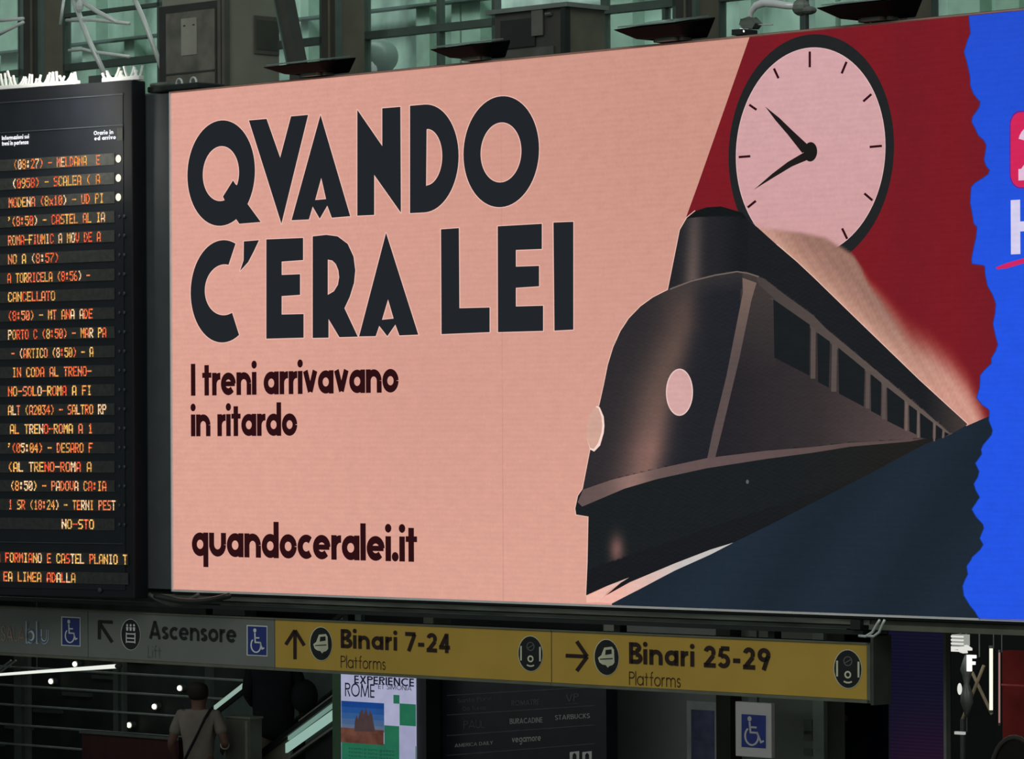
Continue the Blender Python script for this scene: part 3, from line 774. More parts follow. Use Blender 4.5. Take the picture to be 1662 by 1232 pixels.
def wheelchair(th, x0, y0, x1, y1, with_plate=None):
    cx, cy = (x0+x1)/2, (y0+y1)/2; W, H = x1-x0, y1-y0
    R_ = lambda f: sl(cx, cy, [(-W/2*f, -H/2*f), (W/2*f, -H/2*f), (W/2*f, H/2*f), (-W/2*f, H/2*f)])
    fp(th, 'pictogram_border', [sl(cx, cy, [(-W/2-1.6, -H/2-1.8), (W/2+1.6, -H/2-1.8), (W/2+1.6, H/2+1.8), (-W/2-1.6, H/2+1.8)])], LT, 1)
    fp(th, 'pictogram_ground', [R_(1)], BLUE, 2)
    g = disc(0, 0, W*.085, H*.075, 12); sc = lambda pts: [(x*W, y*H) for x, y in pts]
    P = [sl(cx, cy, [(x - .12*W, y - .36*H) for x, y in g[0]])]
    w_ = W * .075
    for pts in ([(-.12,-.27),(-.10,.06),(.17,.06)], [(-.11,-.10),(.12,-.10)], [(.15,.04),(.27,.28),(.38,.24)]):
        P += st(cx, cy, sc(pts), w_)
    P += st(cx, cy, [(-.06*W + .26*W*cos(radians(a)), .16*H + .25*H*sin(radians(a))) for a in range(-110 - 20, -110 - 265 - 20, -15)][::1], w_)
    fp(th, 'wheelchair_symbol', P, LT, 3)
def ellp(cx, cy, rx, ry, n=32): return sl(cx, cy, [(rx*cos(2*pi*i/n), ry*sin(2*pi*i/n)) for i in range(n)])
def train_icon(th, cx, cy, rx, ry):
    fp(th, 'train_symbol_ground', [ellp(cx, cy, rx*1.06, ry*1.05)], YLT, 1); fp(th, 'train_symbol_ground', [ellp(cx, cy, rx, ry)], BLK, 2)
    s = lambda pts: [(x*rx, y*ry) for x, y in pts]
    P = [sl(cx, cy, s([(-.72,.05),(-.45,-.1),(-.2,-.55),(.45,-.62),(.62,-.45),(.66,.28),(.5,.42),(.2,.5),(.1,.62),(-.05,.45),(-.35,.42),(-.6,.3)]))]
    fp(th, 'train_symbol', P, YLT, 3)
    fp(th, 'train_symbol_detail', [sl(cx, cy, s([(-.08,-.42),(.4,-.47),(.42,-.22),(-.12,-.14)])), *st(cx, cy, s([(-.55,.12),(.5,.05)]), rx*.08), *st(cx, cy, s([(.0,.55),(.3,.75),(.5,.6)]), rx*.08)], BLK, 4)
def help_icon(th, cx, cy, rx, ry):
    fp(th, 'help_symbol_ground', [ellp(cx, cy, rx*1.06, ry*1.05)], YLT, 1); fp(th, 'help_symbol_ground', [ellp(cx, cy, rx, ry)], BLK, 2)
    s = lambda pts: [(x*rx, y*ry) for x, y in pts]
    P = [sl(cx, cy, s([(sgn*.72,-.42),(sgn*.86,-.42),(sgn*.86,.42),(sgn*.72,.42)])) for sgn in (-1, 1)]
    P += st(cx, cy, s([(.2*cos(radians(a)), .3 + .16*sin(radians(a))) for a in range(0, 361, 30)]), rx*.12)
    P += st(cx, cy, s([(-.3,.66),(-.1,.72),(.1,.72),(.3,.66)]), rx*.12)
    fp(th, 'help_symbol', P, YLT, 3)
    P = st(cx, cy, s([(.3*cos(radians(a)), -.42 + .24*sin(radians(a))) for a in range(-60, 301, 30)]), rx*.08) + st(cx, cy, s([(-.25,-.3),(.2,-.5)]), rx*.07)
    fp(th, 'help_symbol', P, PAIR, 3)
def arrow(th, cx, cy, pts_list, w, m_=BRN):
    P = []
    for pts in pts_list: P += st(cx, cy, pts, w)
    fp(th, 'arrow', P, m_, 1)
# grey lounge sign
t1 = sign(-120, 143, 'grey hanging sign with outlined SALA blu lettering at the left edge', GREY)
t1.mesh('lettering', text_geo(FA, 'SALA', .12, 2, 1040, 40, 17, D0-.003), ORG, kind='stuff')
t1.mesh('lettering', text_geo(FA, 'SALA', .04, 2.5, 1039.5, 39.5, 16.4, D0-.005), GREY, kind='stuff')
t1.mesh('lettering', text_geo(FA, 'blu', .24, 42, 1044, 79, 24, D0-.003), LT, kind='stuff')
t1.mesh('lettering', text_geo(FA, 'blu', .14, 43, 1043, 78, 23.2, D0-.005), mat('sign_blue_grey', (62, 78, 100), .5), kind='stuff')
wheelchair(t1, 101, 1003, 129, 1047)
# lift sign
t2 = sign(143, 446, 'grey hanging sign reading Ascensore with lift and wheelchair symbols', GREY)
arrow(t2, 172, 1028, [[(-11,-17),(10,14)], [(-12,-18.5),(11,-18.5)]], 5.4, BLK); fp(t2, 'arrow', [sl(172, 1028, [(-13.5,-20),(-8.5,-20),(-8.5,10),(-13.5,10)])], BLK, 2)
fp(t2, 'lift_symbol_ground', [ellp(212, 1030, 16, 25.5)], LT, 1); fp(t2, 'lift_symbol_ground', [ellp(212, 1030, 15.2, 24.5)], BLK, 2)
P = []
for x in (-5.5, 0, 5.5): P += [sl(212, 1030, [(x-2, -12), (x-1.4, -6), (x+1.4, -6), (x+2, -12)]), ellp(212+x, 1030-15, 1.7, 2.3, 8)]
P += st(212, 1030, [(-6,-1),(6,-1)], 2) + st(212, 1030, [(-6,6),(6,6)], 2) + st(212, 1030, [(-6,12),(6,12)], 2) + st(212, 1030, [(-7,-3),(-7,14)], 1.5) + st(212, 1030, [(7,-3),(7,14)], 1.5)
fp(t2, 'lift_symbol', P, LT, 3)
text_letters(t2, 'letter', FA, 'Ascensore', .26, 242, 1036.5, 383.5, 20.8, D0-.003, BLK, gap=.12)
t2.mesh('lettering', text_geo(FA, 'Lift', .10, 240, 1067, 261, 13.2, D0-.003, gap=.2), PAIR, kind='stuff')
wheelchair(t2, 402, 1017, 432.5, 1063)
# platform signs
t3 = sign(446, 895, 'yellow hanging sign reading Binari 7-24 with an upward arrow', YEL)
arrow(t3, 478.7, 1045, [[(0,25),(0,-20)], [(-15,2),(0,-22)], [(15,2),(0,-22)]], 5.6)
train_icon(t3, 521, 1045, 17.5, 26.5); help_icon(t3, 861, 1061, 19.5, 28)
text_letters(t3, 'letter', FA, 'Binari 7-24', .29, 553, 1051.5, 730.5, 21.5, D0-.003, BRN, gap=.15)
t3.mesh('lettering', text_geo(FA, 'Platforms', .11, 553, 1083.5, 626, 13.6, D0-.003, gap=.14), BRN, kind='stuff')
t4 = sign(895, 1413, 'yellow hanging sign reading Binari 25-29 with an arrow to the right', YEL, True)
arrow(t4, 936, 1065, [[(-18,0),(16,0)], [(0,-24),(17,0)], [(0,24),(17,0)]], 6.2)
train_icon(t4, 984.5, 1067, 19.5, 28.5); help_icon(t4, 1376, 1086, 22, 30.5)
text_letters(t4, 'letter', FA, 'Binari 25-29', .29, 1021, 1077, 1250.5, 24.5, D0-.003, BRN, gap=.15)
t4.mesh('lettering', text_geo(FA, 'Platforms', .11, 1021, 1111.5, 1105, 15.2, D0-.003, gap=.14), BRN, kind='stuff')
t4.mesh('end_cap', box(FA.P(1413, 1050, D0).x, FA.P(1413, 1050, D0).x+.02, D0+.0, D0+.16, zs_b-.01, zs_t+.04), mat('end_cap_grey', (48, 50, 46), .6))

# ------------------------------------------------------------------ floodlights on the screen
def flood(x0, x1, yb, label, hpx=24):
    a = FA.P(x0, yb, 0); b = FA.P(x1, yb, 0); z0 = ZT + .018
    th = Thing('floodlight', label, 'floodlight', FA, ((a.x+b.x)/2, 0, z0), group=None)
    sa, sb = a.x, b.x; wd = sb - sa; h = hpx / 250.0
    def ring(i, d, z): return [(sa + i*wd, d, z), (sb - i*wd, d, z)]
    V = ring(.16, -.10, z0+.02) + ring(.0, -.22, z0 + h*.72) + ring(.03, .14, z0 + h*1.32) + ring(.16, .14, z0+.02)
    Fc = [(0, 1, 3, 2), (4, 5, 7, 6), (6, 7, 1, 0), (0, 2, 4, 6), (1, 7, 5, 3), (2, 3, 5, 4)]
    th.mesh('lamp_body', (V, Fc), FLOODM, bevel=.008)
    V2 = [(sa+.03, -.205, z0+h*.755), (sb-.03, -.205, z0+h*.755), (sb-.05, .11, z0+h*1.29), (sa+.05, .11, z0+h*1.29)]
    V2 = [(x, d, z+.006) for x, d, z in V2] + [(x, d, z+.014) for x, d, z in V2]
    th.mesh('lens', (V2, [(0,3,2,1),(4,5,6,7),(0,1,5,4),(1,2,6,5),(2,3,7,6),(3,0,4,7)]), mat('flood_lens', (96, 106, 102), .15, k=2.2))
    th.mesh('foot', box((sa+sb)/2-.06, (sa+sb)/2+.08, -.06, .06, z0-.0, z0+.025), GALV)
    for s in (sa+wd*.3, sb-wd*.3): th.mesh('bracket', box(s, s+.02, -.03, .05, z0, z0+.06), GALV)
flood(466, 556, 125, 'black floodlight standing by the two-part column, second from left', 22)
flood(737, 806, 103, 'black floodlight just left of the right-hand cabinet on the screen top', 24)
flood(1035, 1140, 73, 'black floodlight on the screen edge left of the clock', 26)
flood(1364, 1480, 39, 'black floodlight on the screen edge above the red ground, rightmost', 28)
# left one lies low and dark with two small shackles
fl = Thing('floodlight', 'low dark floodlight beside the departure board, leftmost on the screen', 'floodlight', FA, FA.P(290, 148, .05))
a = FA.P(244, 152, .03); b = FA.P(325, 152, .03)
fl.mesh('lamp_body', box(a.x, b.x, .0, .25, ZT+.018, ZT+.06), BLACKMETAL, bevel=.01)
fl.mesh('cover', box(a.x, a.x+.18, .02, .2, ZT+.06, ZT+.085), GALV, bevel=.01)
for px in (291, 314):
    c = FA.P(px, 139, .03)
    fl.mesh('shackle', tube([(c.x+.03*cos(t), .03, ZT+.06+.035*sin(t)) for t in [pi*i/8 for i in range(9)]], .008, 6), PALEMETAL)
# gooseneck lamp
gn = Thing('gooseneck_lamp', 'shiny curved lamp arm with a small bulb above the clock', 'lamp', FA, FA.P(1212, 52, .1))
CHR = mat('polished_chrome', (235, 238, 238), .25, .15, k=1.2)
pts = [(1217,40),(1217,30),(1219,19),(1227,9),(1241,4),(1258,6),(1275,9),(1290,10)]
gn.mesh('arm', tube([FA.P(x, y, .1) for x, y in pts], .02, 10, rr=[.014,.015,.018,.022,.026,.024,.022,.02]), CHR, smooth=True)
gn.mesh('clamp', prism([(FA.P(x, y, .1).x, FA.P(x, y, .1).z) for x, y in [(1208,32),(1222,28),(1232,38),(1226,46),(1210,46),(1206,40)]], .07, .13), GALV, bevel=.004)
gn.mesh('pin', tube([FA.P(1228, 40, .1), FA.P(1254, 40, .1)], .005, 6), PALEMETAL)
gn.mesh('bulb', ball(FA.P(1203, 51, .02), .022, .02, .018), emat('small_bulb', (255, 255, 250), 1.6))
gn.mesh('base', box(*(lambda a, b: (a.x, b.x, .0, .14, ZT+.02, a.z))(FA.P(1206, 50, .1), FA.P(1222, 56, .1))), BLACKMETAL)
gn.mesh('joint', ball(FA.P(1300, 12, .12), .055, .05, .05, 10, 7), GALV)
gn.mesh('joint', ball(FA.P(1313, 17, .12), .05, .04, .025, 10, 7), GALV)
pr = FA.P(1310, 40, .12)
gn.mesh('rod', tube([(pr.x, .12, ZT+.018), (pr.x, .12, FA.P(1310, 12, .12).z)], .009, 6), BLACKMETAL)

# ------------------------------------------------------------------ glazed wall behind and above the screen
DG = 3.0; ZG0 = 3.30; ZG1 = 8.6
def glass_mat():
    m = bpy.data.materials.new('green_tinted_glass'); m.use_nodes = True; nt = m.node_tree; nt.nodes.clear(); N = nt.nodes.new; L = nt.links.new
    out = N('ShaderNodeOutputMaterial'); tr = N('ShaderNodeBsdfTransparent'); gl = N('ShaderNodeBsdfGlossy'); mx = N('ShaderNodeMixShader'); lw = N('ShaderNodeLayerWeight')
    lw.inputs['Blend'].default_value = .12; ad = N('ShaderNodeMath'); ad.operation = 'ADD'; ad.inputs[1].default_value = .04
    tr.inputs[0].default_value = (.86, .91, .885, 1); gl.inputs[0].default_value = (.8, .95, .9, 1); gl.inputs['Roughness'].default_value = .05
    L(lw.outputs['Facing'], ad.inputs[0]); L(ad.outputs[0], mx.inputs[0]); L(tr.outputs[0], mx.inputs[1]); L(gl.outputs[0], mx.inputs[2]); L(mx.outputs[0], out.inputs['Surface'])
    return m
GLASS = glass_mat()
MUL = mat('mullion_grey', (56, 66, 62), .5)
sx_ = lambda px, d=DG: FA.P(px, 60, d).x
zx_ = lambda px, py, d=DG: FA.P(px, py, d).z
bays = [(-130, 36), (104, 262), (440, 526), (590, 806), (978, 1100), (1166, 1442), (1510, 1760)]
zmid = zx_(660, 51); 
for i, (x0, x1) in enumerate(bays):
    a, b = sx_(x0), sx_(x1)
    wn = Thing('window_%d' % (i+1), None, None, FA, ((a+b)/2, DG, ZG0), kind='structure')
    wn.mesh('pane', box(a+.02, b-.02, DG+.01, DG+.022, ZG0, zmid-.02), GLASS)
    wn.mesh('pane', box(a+.02, b-.02, DG+.01, DG+.022, zmid+.02, ZG1), GLASS)
    wn.mesh('transom', box(a, b, DG-.02, DG+.05, zmid-.028, zmid+.028), MUL)
    for s in (a, b-.03): wn.mesh('stile', box(s, s+.03, DG-.02, DG+.05, ZG0, ZG1), MUL)
    if i in (3, 4, 5):
        for px in {3: [712], 4: [1078], 5: [1302]}[i]:
            s = sx_(px); wn.mesh('mullion', box(s-.012, s+.018, DG-.01, DG+.05, ZG0, ZG1), MUL)
    z2 = zmid + .42
    if i in (1, 4): wn.mesh('transom', box(a, b, DG-.02, DG+.04, z2-.015, z2+.015), MUL)
    if i in (0, 1, 6):
        z3 = zmid - .28; wn.mesh('glazing_bar', box(a, b, DG-.012, DG+.03, z3-.008, z3+.008), MUL)

COLF = mat('column_cover', (38, 38, 35), .55, var=.1); COLB = mat('column_side', (70, 66, 57), .6, var=.15, scale=3)
def column(x0, xm, x1, d, label):
    a = FA.P(x0, 60, d).x; b = FA.P(xm, 60, d).x
    # the side face recedes from xm to x1
    dd = .05
    while FA.P(x1, 60, d+dd).x > b + 1e-4 and dd < 1.5: dd += .01
    th = Thing('steel_column', label, 'column', FA, ((a+b)/2, d, 3.28))
    th.mesh('shaft', box(a, b, d+.02, d+dd, 3.28, ZG1), COLB)
    th.mesh('front_cover', box(a, b-.0, d, d+.018, 3.28, ZG1), COLF)
    th.mesh('corner_strip', box(b-.02, b+.012, d-.012, d+.03, 3.28, ZG1), MUL)
    w_ = b - a
    th.mesh('groove_strip', box(a+w_*.45, a+w_*.55, d-.01, d, 3.28, ZG1), COLB)
column(38, 66, 101, 2.45, 'dark steel column at the far left above the departure board')
column(522, 549, 590, 2.45, 'dark steel column between the second floodlight and the green glass')
column(1097, 1129, 1166, 2.45, 'brown-sided steel column right behind the floodlight left of the clock')
column(1440, 1479, 1510, 2.45, 'dark steel column rising behind the rightmost floodlight')

# plant cabinets
def cabinet(x0, xm, x1, d, label, ytop=None):
    a = FA.P(x0, 60, d).x; b = FA.P(xm, 60, d).x
    dd = .05
    while FA.P(x1, 60, d+dd).x > b + 1e-4 and d + dd < 2.9: dd += .01
    z1 = 7.9 if ytop is None else FA.P(xm, ytop, d).z
    th = Thing('plant_cabinet', label, 'cabinet', FA, ((a+b)/2, d, 3.28))
    return th, a, b, dd, z1
CABF = mat('cabinet_front', (52, 50, 46), .5, var=.12, scale=4); CABS = mat('cabinet_side', (86, 86, 78), .55, var=.08, scale=3); CABD = mat('cabinet_dark', (28, 29, 28), .5)
CABG = mat('cabinet_window', (62, 61, 56), .25, var=.3, scale=5); PAPER = mat('notice_paper', (92, 92, 86), .7, var=.1)
th, a, b, dd, z1 = cabinet(260, 368, 452, 1.5, 'tall grey cabinet with a glazed dark door and paper notice')
th.mesh('body', box(a, b, 1.52, 1.5+dd, 3.28, z1), CABS)
PX = lambda px, d=1.5: FA.P(px, 60, d).x
PZ = lambda px, py, d=1.5: FA.P(px, py, d).z
dr = th.mesh('door', box(a, PX(356), 1.49, 1.518, 3.3, PZ(300, 7)), CABD)
th.mesh('door_glass', box(PX(273), PX(352), 1.478, 1.489, PZ(300, 152), PZ(300, 20)), CABG, parent=dr)
th.mesh('door_rail', box(PX(273), PX(352), 1.472, 1.478, PZ(300, 121), PZ(300, 118)), CABD, parent=dr)
th.mesh('notice', box(PX(299), PX(324), 1.470, 1.477, PZ(300, 91), PZ(300, 31)), PAPER, parent=dr)
for px in (303, 318): th.mesh('notice_mark', box(PX(px), PX(px+3), 1.466, 1.470, PZ(300, 44), PZ(300, 42)), CABD, parent=dr)
th.mesh('corner_post', box(PX(358), PX(363), 1.47, 1.52, 3.28, z1), CABF); th.mesh('corner_post', box(PX(365), b+.01, 1.47, 1.52, 3.28, z1), CABF)
# vent on the side wall (faces +s)
sv = b + .002
def side_px(px, sfix):      # depth at which the vertical plane s = sfix is seen at column px
    lo, hi = 1.0, 4.0
    for _ in range(40):
        m_ = (lo+hi)/2
        if FA.P(px, 60, m_).x > sfix: lo = m_
        else: hi = m_
    return (lo+hi)/2
dv0, dv1 = side_px(412, sv), side_px(458, sv)
dv1 = min(dv1, 1.5+dd-.01)
zv1, zv0 = FA.P(420, 24, dv0).z, FA.P(420, 86, dv0).z
th.mesh('vent', box(sv-.002, sv+.012, dv0, dv1, zv0, zv1), CABF)
th.mesh('vent_grille', box(sv+.012, sv+.016, dv0+.02, dv1-.02, zv0+.03, zv1-.03), mat('vent_dark', (40, 41, 36), .6))
th2, a, b, dd, z1 = cabinet(805, 920, 980, 1.5, 'squat grey-brown cabinet with a small window on the screen top', 4)
th2.mesh('body', box(a, b, 1.52, 1.5+dd, 3.28, z1-.03), mat('cabinet_side_warm', (74, 72, 62), .55))
dr = th2.mesh('door', box(a, b-.0, 1.49, 1.519, 3.3, z1-.03), CABF)
th2.mesh('window', box(PX(816), PX(872), 1.478, 1.489, PZ(860, 76), PZ(860, 30)), CABD, parent=dr)
th2.mesh('panel', box(PX(816), PX(902), 1.478, 1.489, PZ(860, 104), PZ(860, 79)), CABG, parent=dr)
th2.mesh('notice', box(PX(868), PX(886), 1.468, 1.478, PZ(860, 60), PZ(860, 16)), mat('pale_notice', (76, 74, 70), .7), parent=dr)
th2.mesh('handle', tube([(PX(890), 1.475, PZ(860, 27)), (PX(899), 1.475, PZ(860, 27))], .012, 6), GALV, parent=dr)
th2.mesh('top', box(a-.06, b+.04, 1.46, 1.5+dd, z1-.03, z1), mat('cabinet_top', (84, 90, 84), .5))
th2.mesh('corner_post', box(PX(915), b+.012, 1.47, 1.52, 3.28, z1-.03), BLACKMETAL)
# raking strut
rs = Thing('raking_strut', 'dark leaning steel strut right of the tall grey cabinet', 'strut', FA, FA.P(482, 112, 1.6))
q0, q1 = FA.P(481, 118, 1.6), FA.P(452, -20, 1.6)
vdir = (q1-q0).normalized()
q0x = q0 - vdir * .1; q0x = q0 - vdir * ((q0.z-3.3)/vdir.z) * 0
zlow = 3.3
rs.mesh('bar', prism([(q0.x-.05, q0.z), (q0.x+.05, q0.z), (q1.x+.06, q1.z), (q1.x-.05, q1.z)], 1.58, 1.68), COLF)
rs.mesh('edge_strip', prism([(q0.x-.05, q0.z), (q0.x-.035, q0.z), (q1.x-.035, q1.z), (q1.x-.05, q1.z)], 1.565, 1.58), MUL)
rs.mesh('foot_post', box(q0.x-.05, q0.x+.05, 1.58, 1.68, zlow, q0.z), COLF)

# white tubular truss seen through the left bays
TW = mat('truss_white', (170, 184, 174), .35, .2, k=2.2)
tr = Thing('tube_truss', 'pale tubular steel truss behind the glass left of the cabinets', 'truss', FA, FA.P(200, 130, 2.2))
def T_(pts, r): return tube([FA.P(x, y, 2.2) for x, y in pts], r, 8)
for pts, r in ((((117,-8),(142,60),(172,125)), .021), (((120,-5),(160,20),(190,36)), .019), (((217,-5),(232,28),(262,110)), .019), (((108,33),(150,32),(210,38)), .014), (((112,82),(135,80),(150,84),(210,92)), .013),
               (((-10,34),(38,30)), .014), (((-10,60),(38,36)), .014), (((104,-5),(98,40)), .012)):
    tr.mesh('tube', T_(pts, r), TW, smooth=True)
cpos = FA.P(142, 44, 2.2); tr.mesh('lamp_spot', ball(FA.P(129, 10, 2.18), .035, .03, .05, 8, 6), TW)
pf_ = FA.P(168, 130, 2.2); tr.mesh('foot', box(pf_.x-.12, pf_.x+.06, 2.15, 2.3, 3.28, FA.P(168, 112, 2.2).z-.05), mat('truss_foot', (58, 64, 62), .5))

# the pale interior beyond the glass: end wall with pilasters, rails, and a street globe lamp
def interior_mat():
    m = bpy.data.materials.new('mottled_green_plaster'); m.use_nodes = True; nt = m.node_tree; b = nt.nodes['Principled BSDF']
    c, f = noise_mix(nt, lin((72, 86, 82), 2.6), lin((126, 148, 138), 2.9), 1.6, 4, .38, .62, stretch=(1.1, 1, .55))
    nt.links.new(c, b.inputs['Base Color']); b.inputs['Roughness'].default_value = .7
    return m
IW = interior_mat()
s0, s1 = FA.P(-300, 60, 6.0).x, FA.P(1900, 60, 6.0).x
wb = Thing('wall_back', None, None, FA, ((s0+s1)/2, 6, 3.28), kind='structure')
wb.mesh('plaster', box(s0, s1, 6.0, 6.2, 3.28, 9.6), IW)
PIL = mat('pilaster_pale', (108, 130, 118), .6, var=.1, k=2.4); PILD = mat('rail_dark', (46, 60, 58), .6)
for px, wd in ((20, .25), (150, .2), (215, .14), (500, .1), (692, .16), (745, .10), (770, .22), (1010, .3), (1215, .12), (1345, .2), (1385, .18), (1570, .3), (1640, .22)):
    s = FA.P(px, 60, 5.9).x; wb.mesh('pilaster', box(s-wd/2, s+wd/2, 5.86, 6.0, 3.28, 9.6), PIL)
for zz, hh in ((zx_(660, 12, 5.8), .010), (zx_(660, 150, 5.8), .06)):
    wb.mesh('rail', box(s0, s1, 5.74, 5.86, zz-hh, zz+hh), PILD)
gl_ = Thing('globe_lamp', 'pale round lamp globe seen through the glass beside the dark column', 'lamp', FA, FA.P(608, 130, 4.2))
c = FA.P(616, 92, 4.2)
gl_.mesh('globe', ball(c, .15, .15, .14, 18, 12), mat('milky_globe', (92, 108, 100), .3, k=2.0), smooth=True)
c2 = FA.P(602, 108, 4.1)
gl_.mesh('inner_lamp', ball(c2, .06, .05, .09, 12, 8), mat('lamp_white', (230, 238, 228), .3, k=1.6), smooth=True)
gl_.mesh('pole', tube([(c.x, 4.2, 3.29), (c.x, 4.2, c.z-.1)], .03, 8), COLF)

# slab between the levels, floor, dark rear wall
s0f, s1f = -27.0, 9.0
fl_ = Thing('floor', None, None, FA, (0, 0, 0), kind='structure')
FLM = mat('floor_terrazzo', (70, 68, 64), .35, var=.15, scale=3)
fl_.mesh('slab', box(s0f-3, s1f+3, -40, 16, -.2, 0), FLM)
cl_ = Thing('ceiling', None, None, FA, (0, 6, 3.05), kind='structure')
cl_.mesh('slab', box(s0f, s1f, .32, 16, 3.05, 3.27), mat('slab_dark', (34, 35, 35), .8))
wl = Thing('wall_rear', None, None, FA, (0, 14, 0), kind='structure')
wl.mesh('plaster', box(s0f, s1f, 14, 14.2, 0, 3.05), mat('rear_wall_dark', (22, 26, 25), .8, var=.3, scale=.8, k=3))
for nm, s in (('wall_left', s0f-.2), ('wall_right', s1f)):
    wq = Thing(nm, None, None, FA, (s, 8, 0), kind='structure')
    wq.mesh('plaster', box(s, s+.2, .4, 14.2, 0, 3.05), mat(nm + '_dark', (30, 32, 31), .8))

# ------------------------------------------------------------------ lower concourse: railing, stair lights, escalator
def at(px, py, d): return FA.P(px, py, d)
RAILM = mat('railing_steel', (92, 100, 96), .35, .4, k=6.0); POSTM = mat('railing_post', (46, 52, 50), .5, .1, k=5)
dr_ = 10.0
rl = Thing('guard_railing', 'grey steel guard railing with five bars at lower left', 'railing', FA, (at(150, 1150, dr_).x, dr_, 0))
Z6b = lambda x, y: (x/5.54, 1050 + y/5.54)
for yy in (210, 378, 555, 736, 912, 1090):
    z = at(*Z6b(600, yy), dr_).z
    rl.mesh('bar', tube([(at(-80, 1100, dr_).x, dr_, z), (at(395, 1100, dr_).x, dr_, z)], .012, 8), RAILM)
for x0, x1 in ((20, 32), (38, 43), (181, 189), (194, 198), (330, 339)):
    rl.mesh('post', box(at(x0, 1100, dr_).x, at(x1, 1100, dr_).x, dr_+.02, dr_+.07, 0, at(30, 1066, dr_).z), POSTM)
LAMP = emat('stair_spot', (255, 246, 225), 3.0)
for k, (x, y, lab) in enumerate(((121, 1078, 'small round stair light above the long white tube'), (82, 1106, 'small round stair light just below the long white tube'), (291, 1117, 'small round stair light beside the head of the man in the light shirt'),
                (250, 1147, 'middle small stair light of the three between railing posts'), (209, 1177, 'lowest small stair light, above the dark red hoarding'))):
    c = at(x, y, 12.5)
    o = Thing('stair_light', lab, 'light', FA, c, group=None)
    o.mesh('bulb', ball(c, .032, .02, .03, 12, 8), LAMP, smooth=True)
    o.mesh('housing', tube([c + Vector((0, .015, 0)), c + Vector((0, .08, 0))], .04, 10), POSTM)
# stair flank wall that carries the stair lights
swl = Thing('stair_wall', 'dark sloping flank wall of the stairs carrying small round lights', 'wall', FA, (at(150, 1150, 12.6).x, 12.6, 0))
pa, pb = at(-100, 1100, 12.6).x, at(400, 1100, 12.6).x
swl.mesh('flank', box(pa, pb, 12.58, 12.75, 0, 2.6), mat('flank_dark', (26, 31, 30), .6, var=.3, scale=2, k=4))
for k in range(9):
    s = pa + .3 + k*.55
    swl.mesh('stringer', prism([(s, .2+k*.22), (s+.5, .2+k*.22), (s+.5, .24+k*.22), (s, .24+k*.22)], 12.52, 12.58), POSTM)
tb = Thing('light_tube', 'long bright white light tube under the grey signs at left', 'light', FA, at(90, 1088, 9.0))
tb.mesh('tube', tube([at(-60, 1099.5, 9.0), at(60, 1090.5, 9.2), at(188, 1081.5, 9.4)], .018, 8, rr=[.012, .016, .022]), emat('tube_white', (235, 240, 230), 1.0), smooth=True)
tb.mesh('holder', tube([at(188, 1081.5, 9.4), at(197, 1080.8, 9.42)], .02, 8), POSTM)
tb.mesh('hanger', tube([at(60, 1090, 9.22), Vector((at(60, 1090, 9.22).x, 9.22, 3.05))], .006, 6), POSTM)
rk = Thing('handrail', 'short slanting grey handrail at the lower left picture edge', 'handrail', FA, at(5, 1085, 9.6))
for k in (0, 1): rk.mesh('bar', tube([at(-40+k*8, 1116, 9.6), at(18+k*8, 1072, 9.6)], .012, 6), RAILM)
rk.mesh('post', tube([at(-30, 1108, 9.6), Vector((at(-30, 1108, 9.6).x, 9.6, 0))], .02, 6), POSTM)

# dark red hoarding
REDD = mat('hoarding_red', (36, 16, 17), .6, k=4)
ho = Thing('hoarding', 'dark red low hoarding beside the man in the light shirt', 'hoarding', FA, (at(215, 1230, 8.1).x, 8.1, 0))
a, b = at(133, 1200, 8.1), at(290, 1200, 8.1)
ho.mesh('panel', box(a.x, b.x, 8.1, 8.16, .06, at(215, 1196, 8.1).z), REDD); ho.mesh('cap', box(a.x-.02, b.x+.02, 8.08, 8.18, at(215, 1196, 8.1).z, at(215, 1193, 8.1).z+.01), POSTM)
ho.mesh('foot', box(a.x, a.x+.08, 8.02, 8.24, 0, .06), POSTM); ho.mesh('foot', box(b.x-.08, b.x, 8.02, 8.24, 0, .06), POSTM)

# escalator, rising to the right
es = Thing('escalator', 'escalator with pale green lit skirting between the signs and the poster totem', 'escalator', FA, (at(430, 1200, 9.2).x, 9.2, 0))
STRIP = emat('skirt_light', (142, 176, 164), 1.0); STRIP2 = emat('skirt_light_dim', (120, 152, 140), .8)
HRL = mat('handrail_black', (14, 16, 16), .4); GLS = mat('balustrade_panel', (42, 54, 50), .25, k=5); ESM = mat('escalator_steel', (90, 92, 88), .35, .5, k=3)
def band(p0, p1, up, dn, d0, d1, ext=(0, 0)):
    """sloping band through photo points p0,p1 at depth d0; offsets up/dn in metres"""
    a, b = at(*p0, d0), at(*p1, d0); t = (b.z-a.z) / (b.x-a.x)
    xa, xb = a.x - ext[0], b.x + ext[1]; za, zb = a.z - ext[0]*t, b.z + ext[1]*t
    return prism([(xa, za+dn), (xb, zb+dn), (xb, zb+up), (xa, za+up)], d0, d1)
zq = lambda x, y: (270 + x/5.54, 1080 + y/5.54)
n0 = 8.6
es.mesh('handrail', band(zq(1280, 436), zq(1500, 271), .0, -.05, n0-.03, n0+.05, (1.3, 1.6)), HRL)
es.mesh('handrail_trim', band(zq(1280, 430), zq(1500, 265), .008, -.008, n0-.04, n0+.03, (.15, .6)), ESM)
es.mesh('lit_skirting', band(zq(1092, 655), zq(1500, 352), .019, -.019, n0, n0+.03, (0, .8)), STRIP2)
es.mesh('lit_skirting', band(zq(1070, 745), zq(1500, 438), .044, -.046, n0, n0+.03, (0, .8)), STRIP)
es.mesh('balustrade', band(zq(1280, 436), zq(1500, 271), -.05, -1.0, n0+.045, n0+.08, (.05, 1.6)), mat('balustrade_dark', (12, 15, 15), .4, k=3))
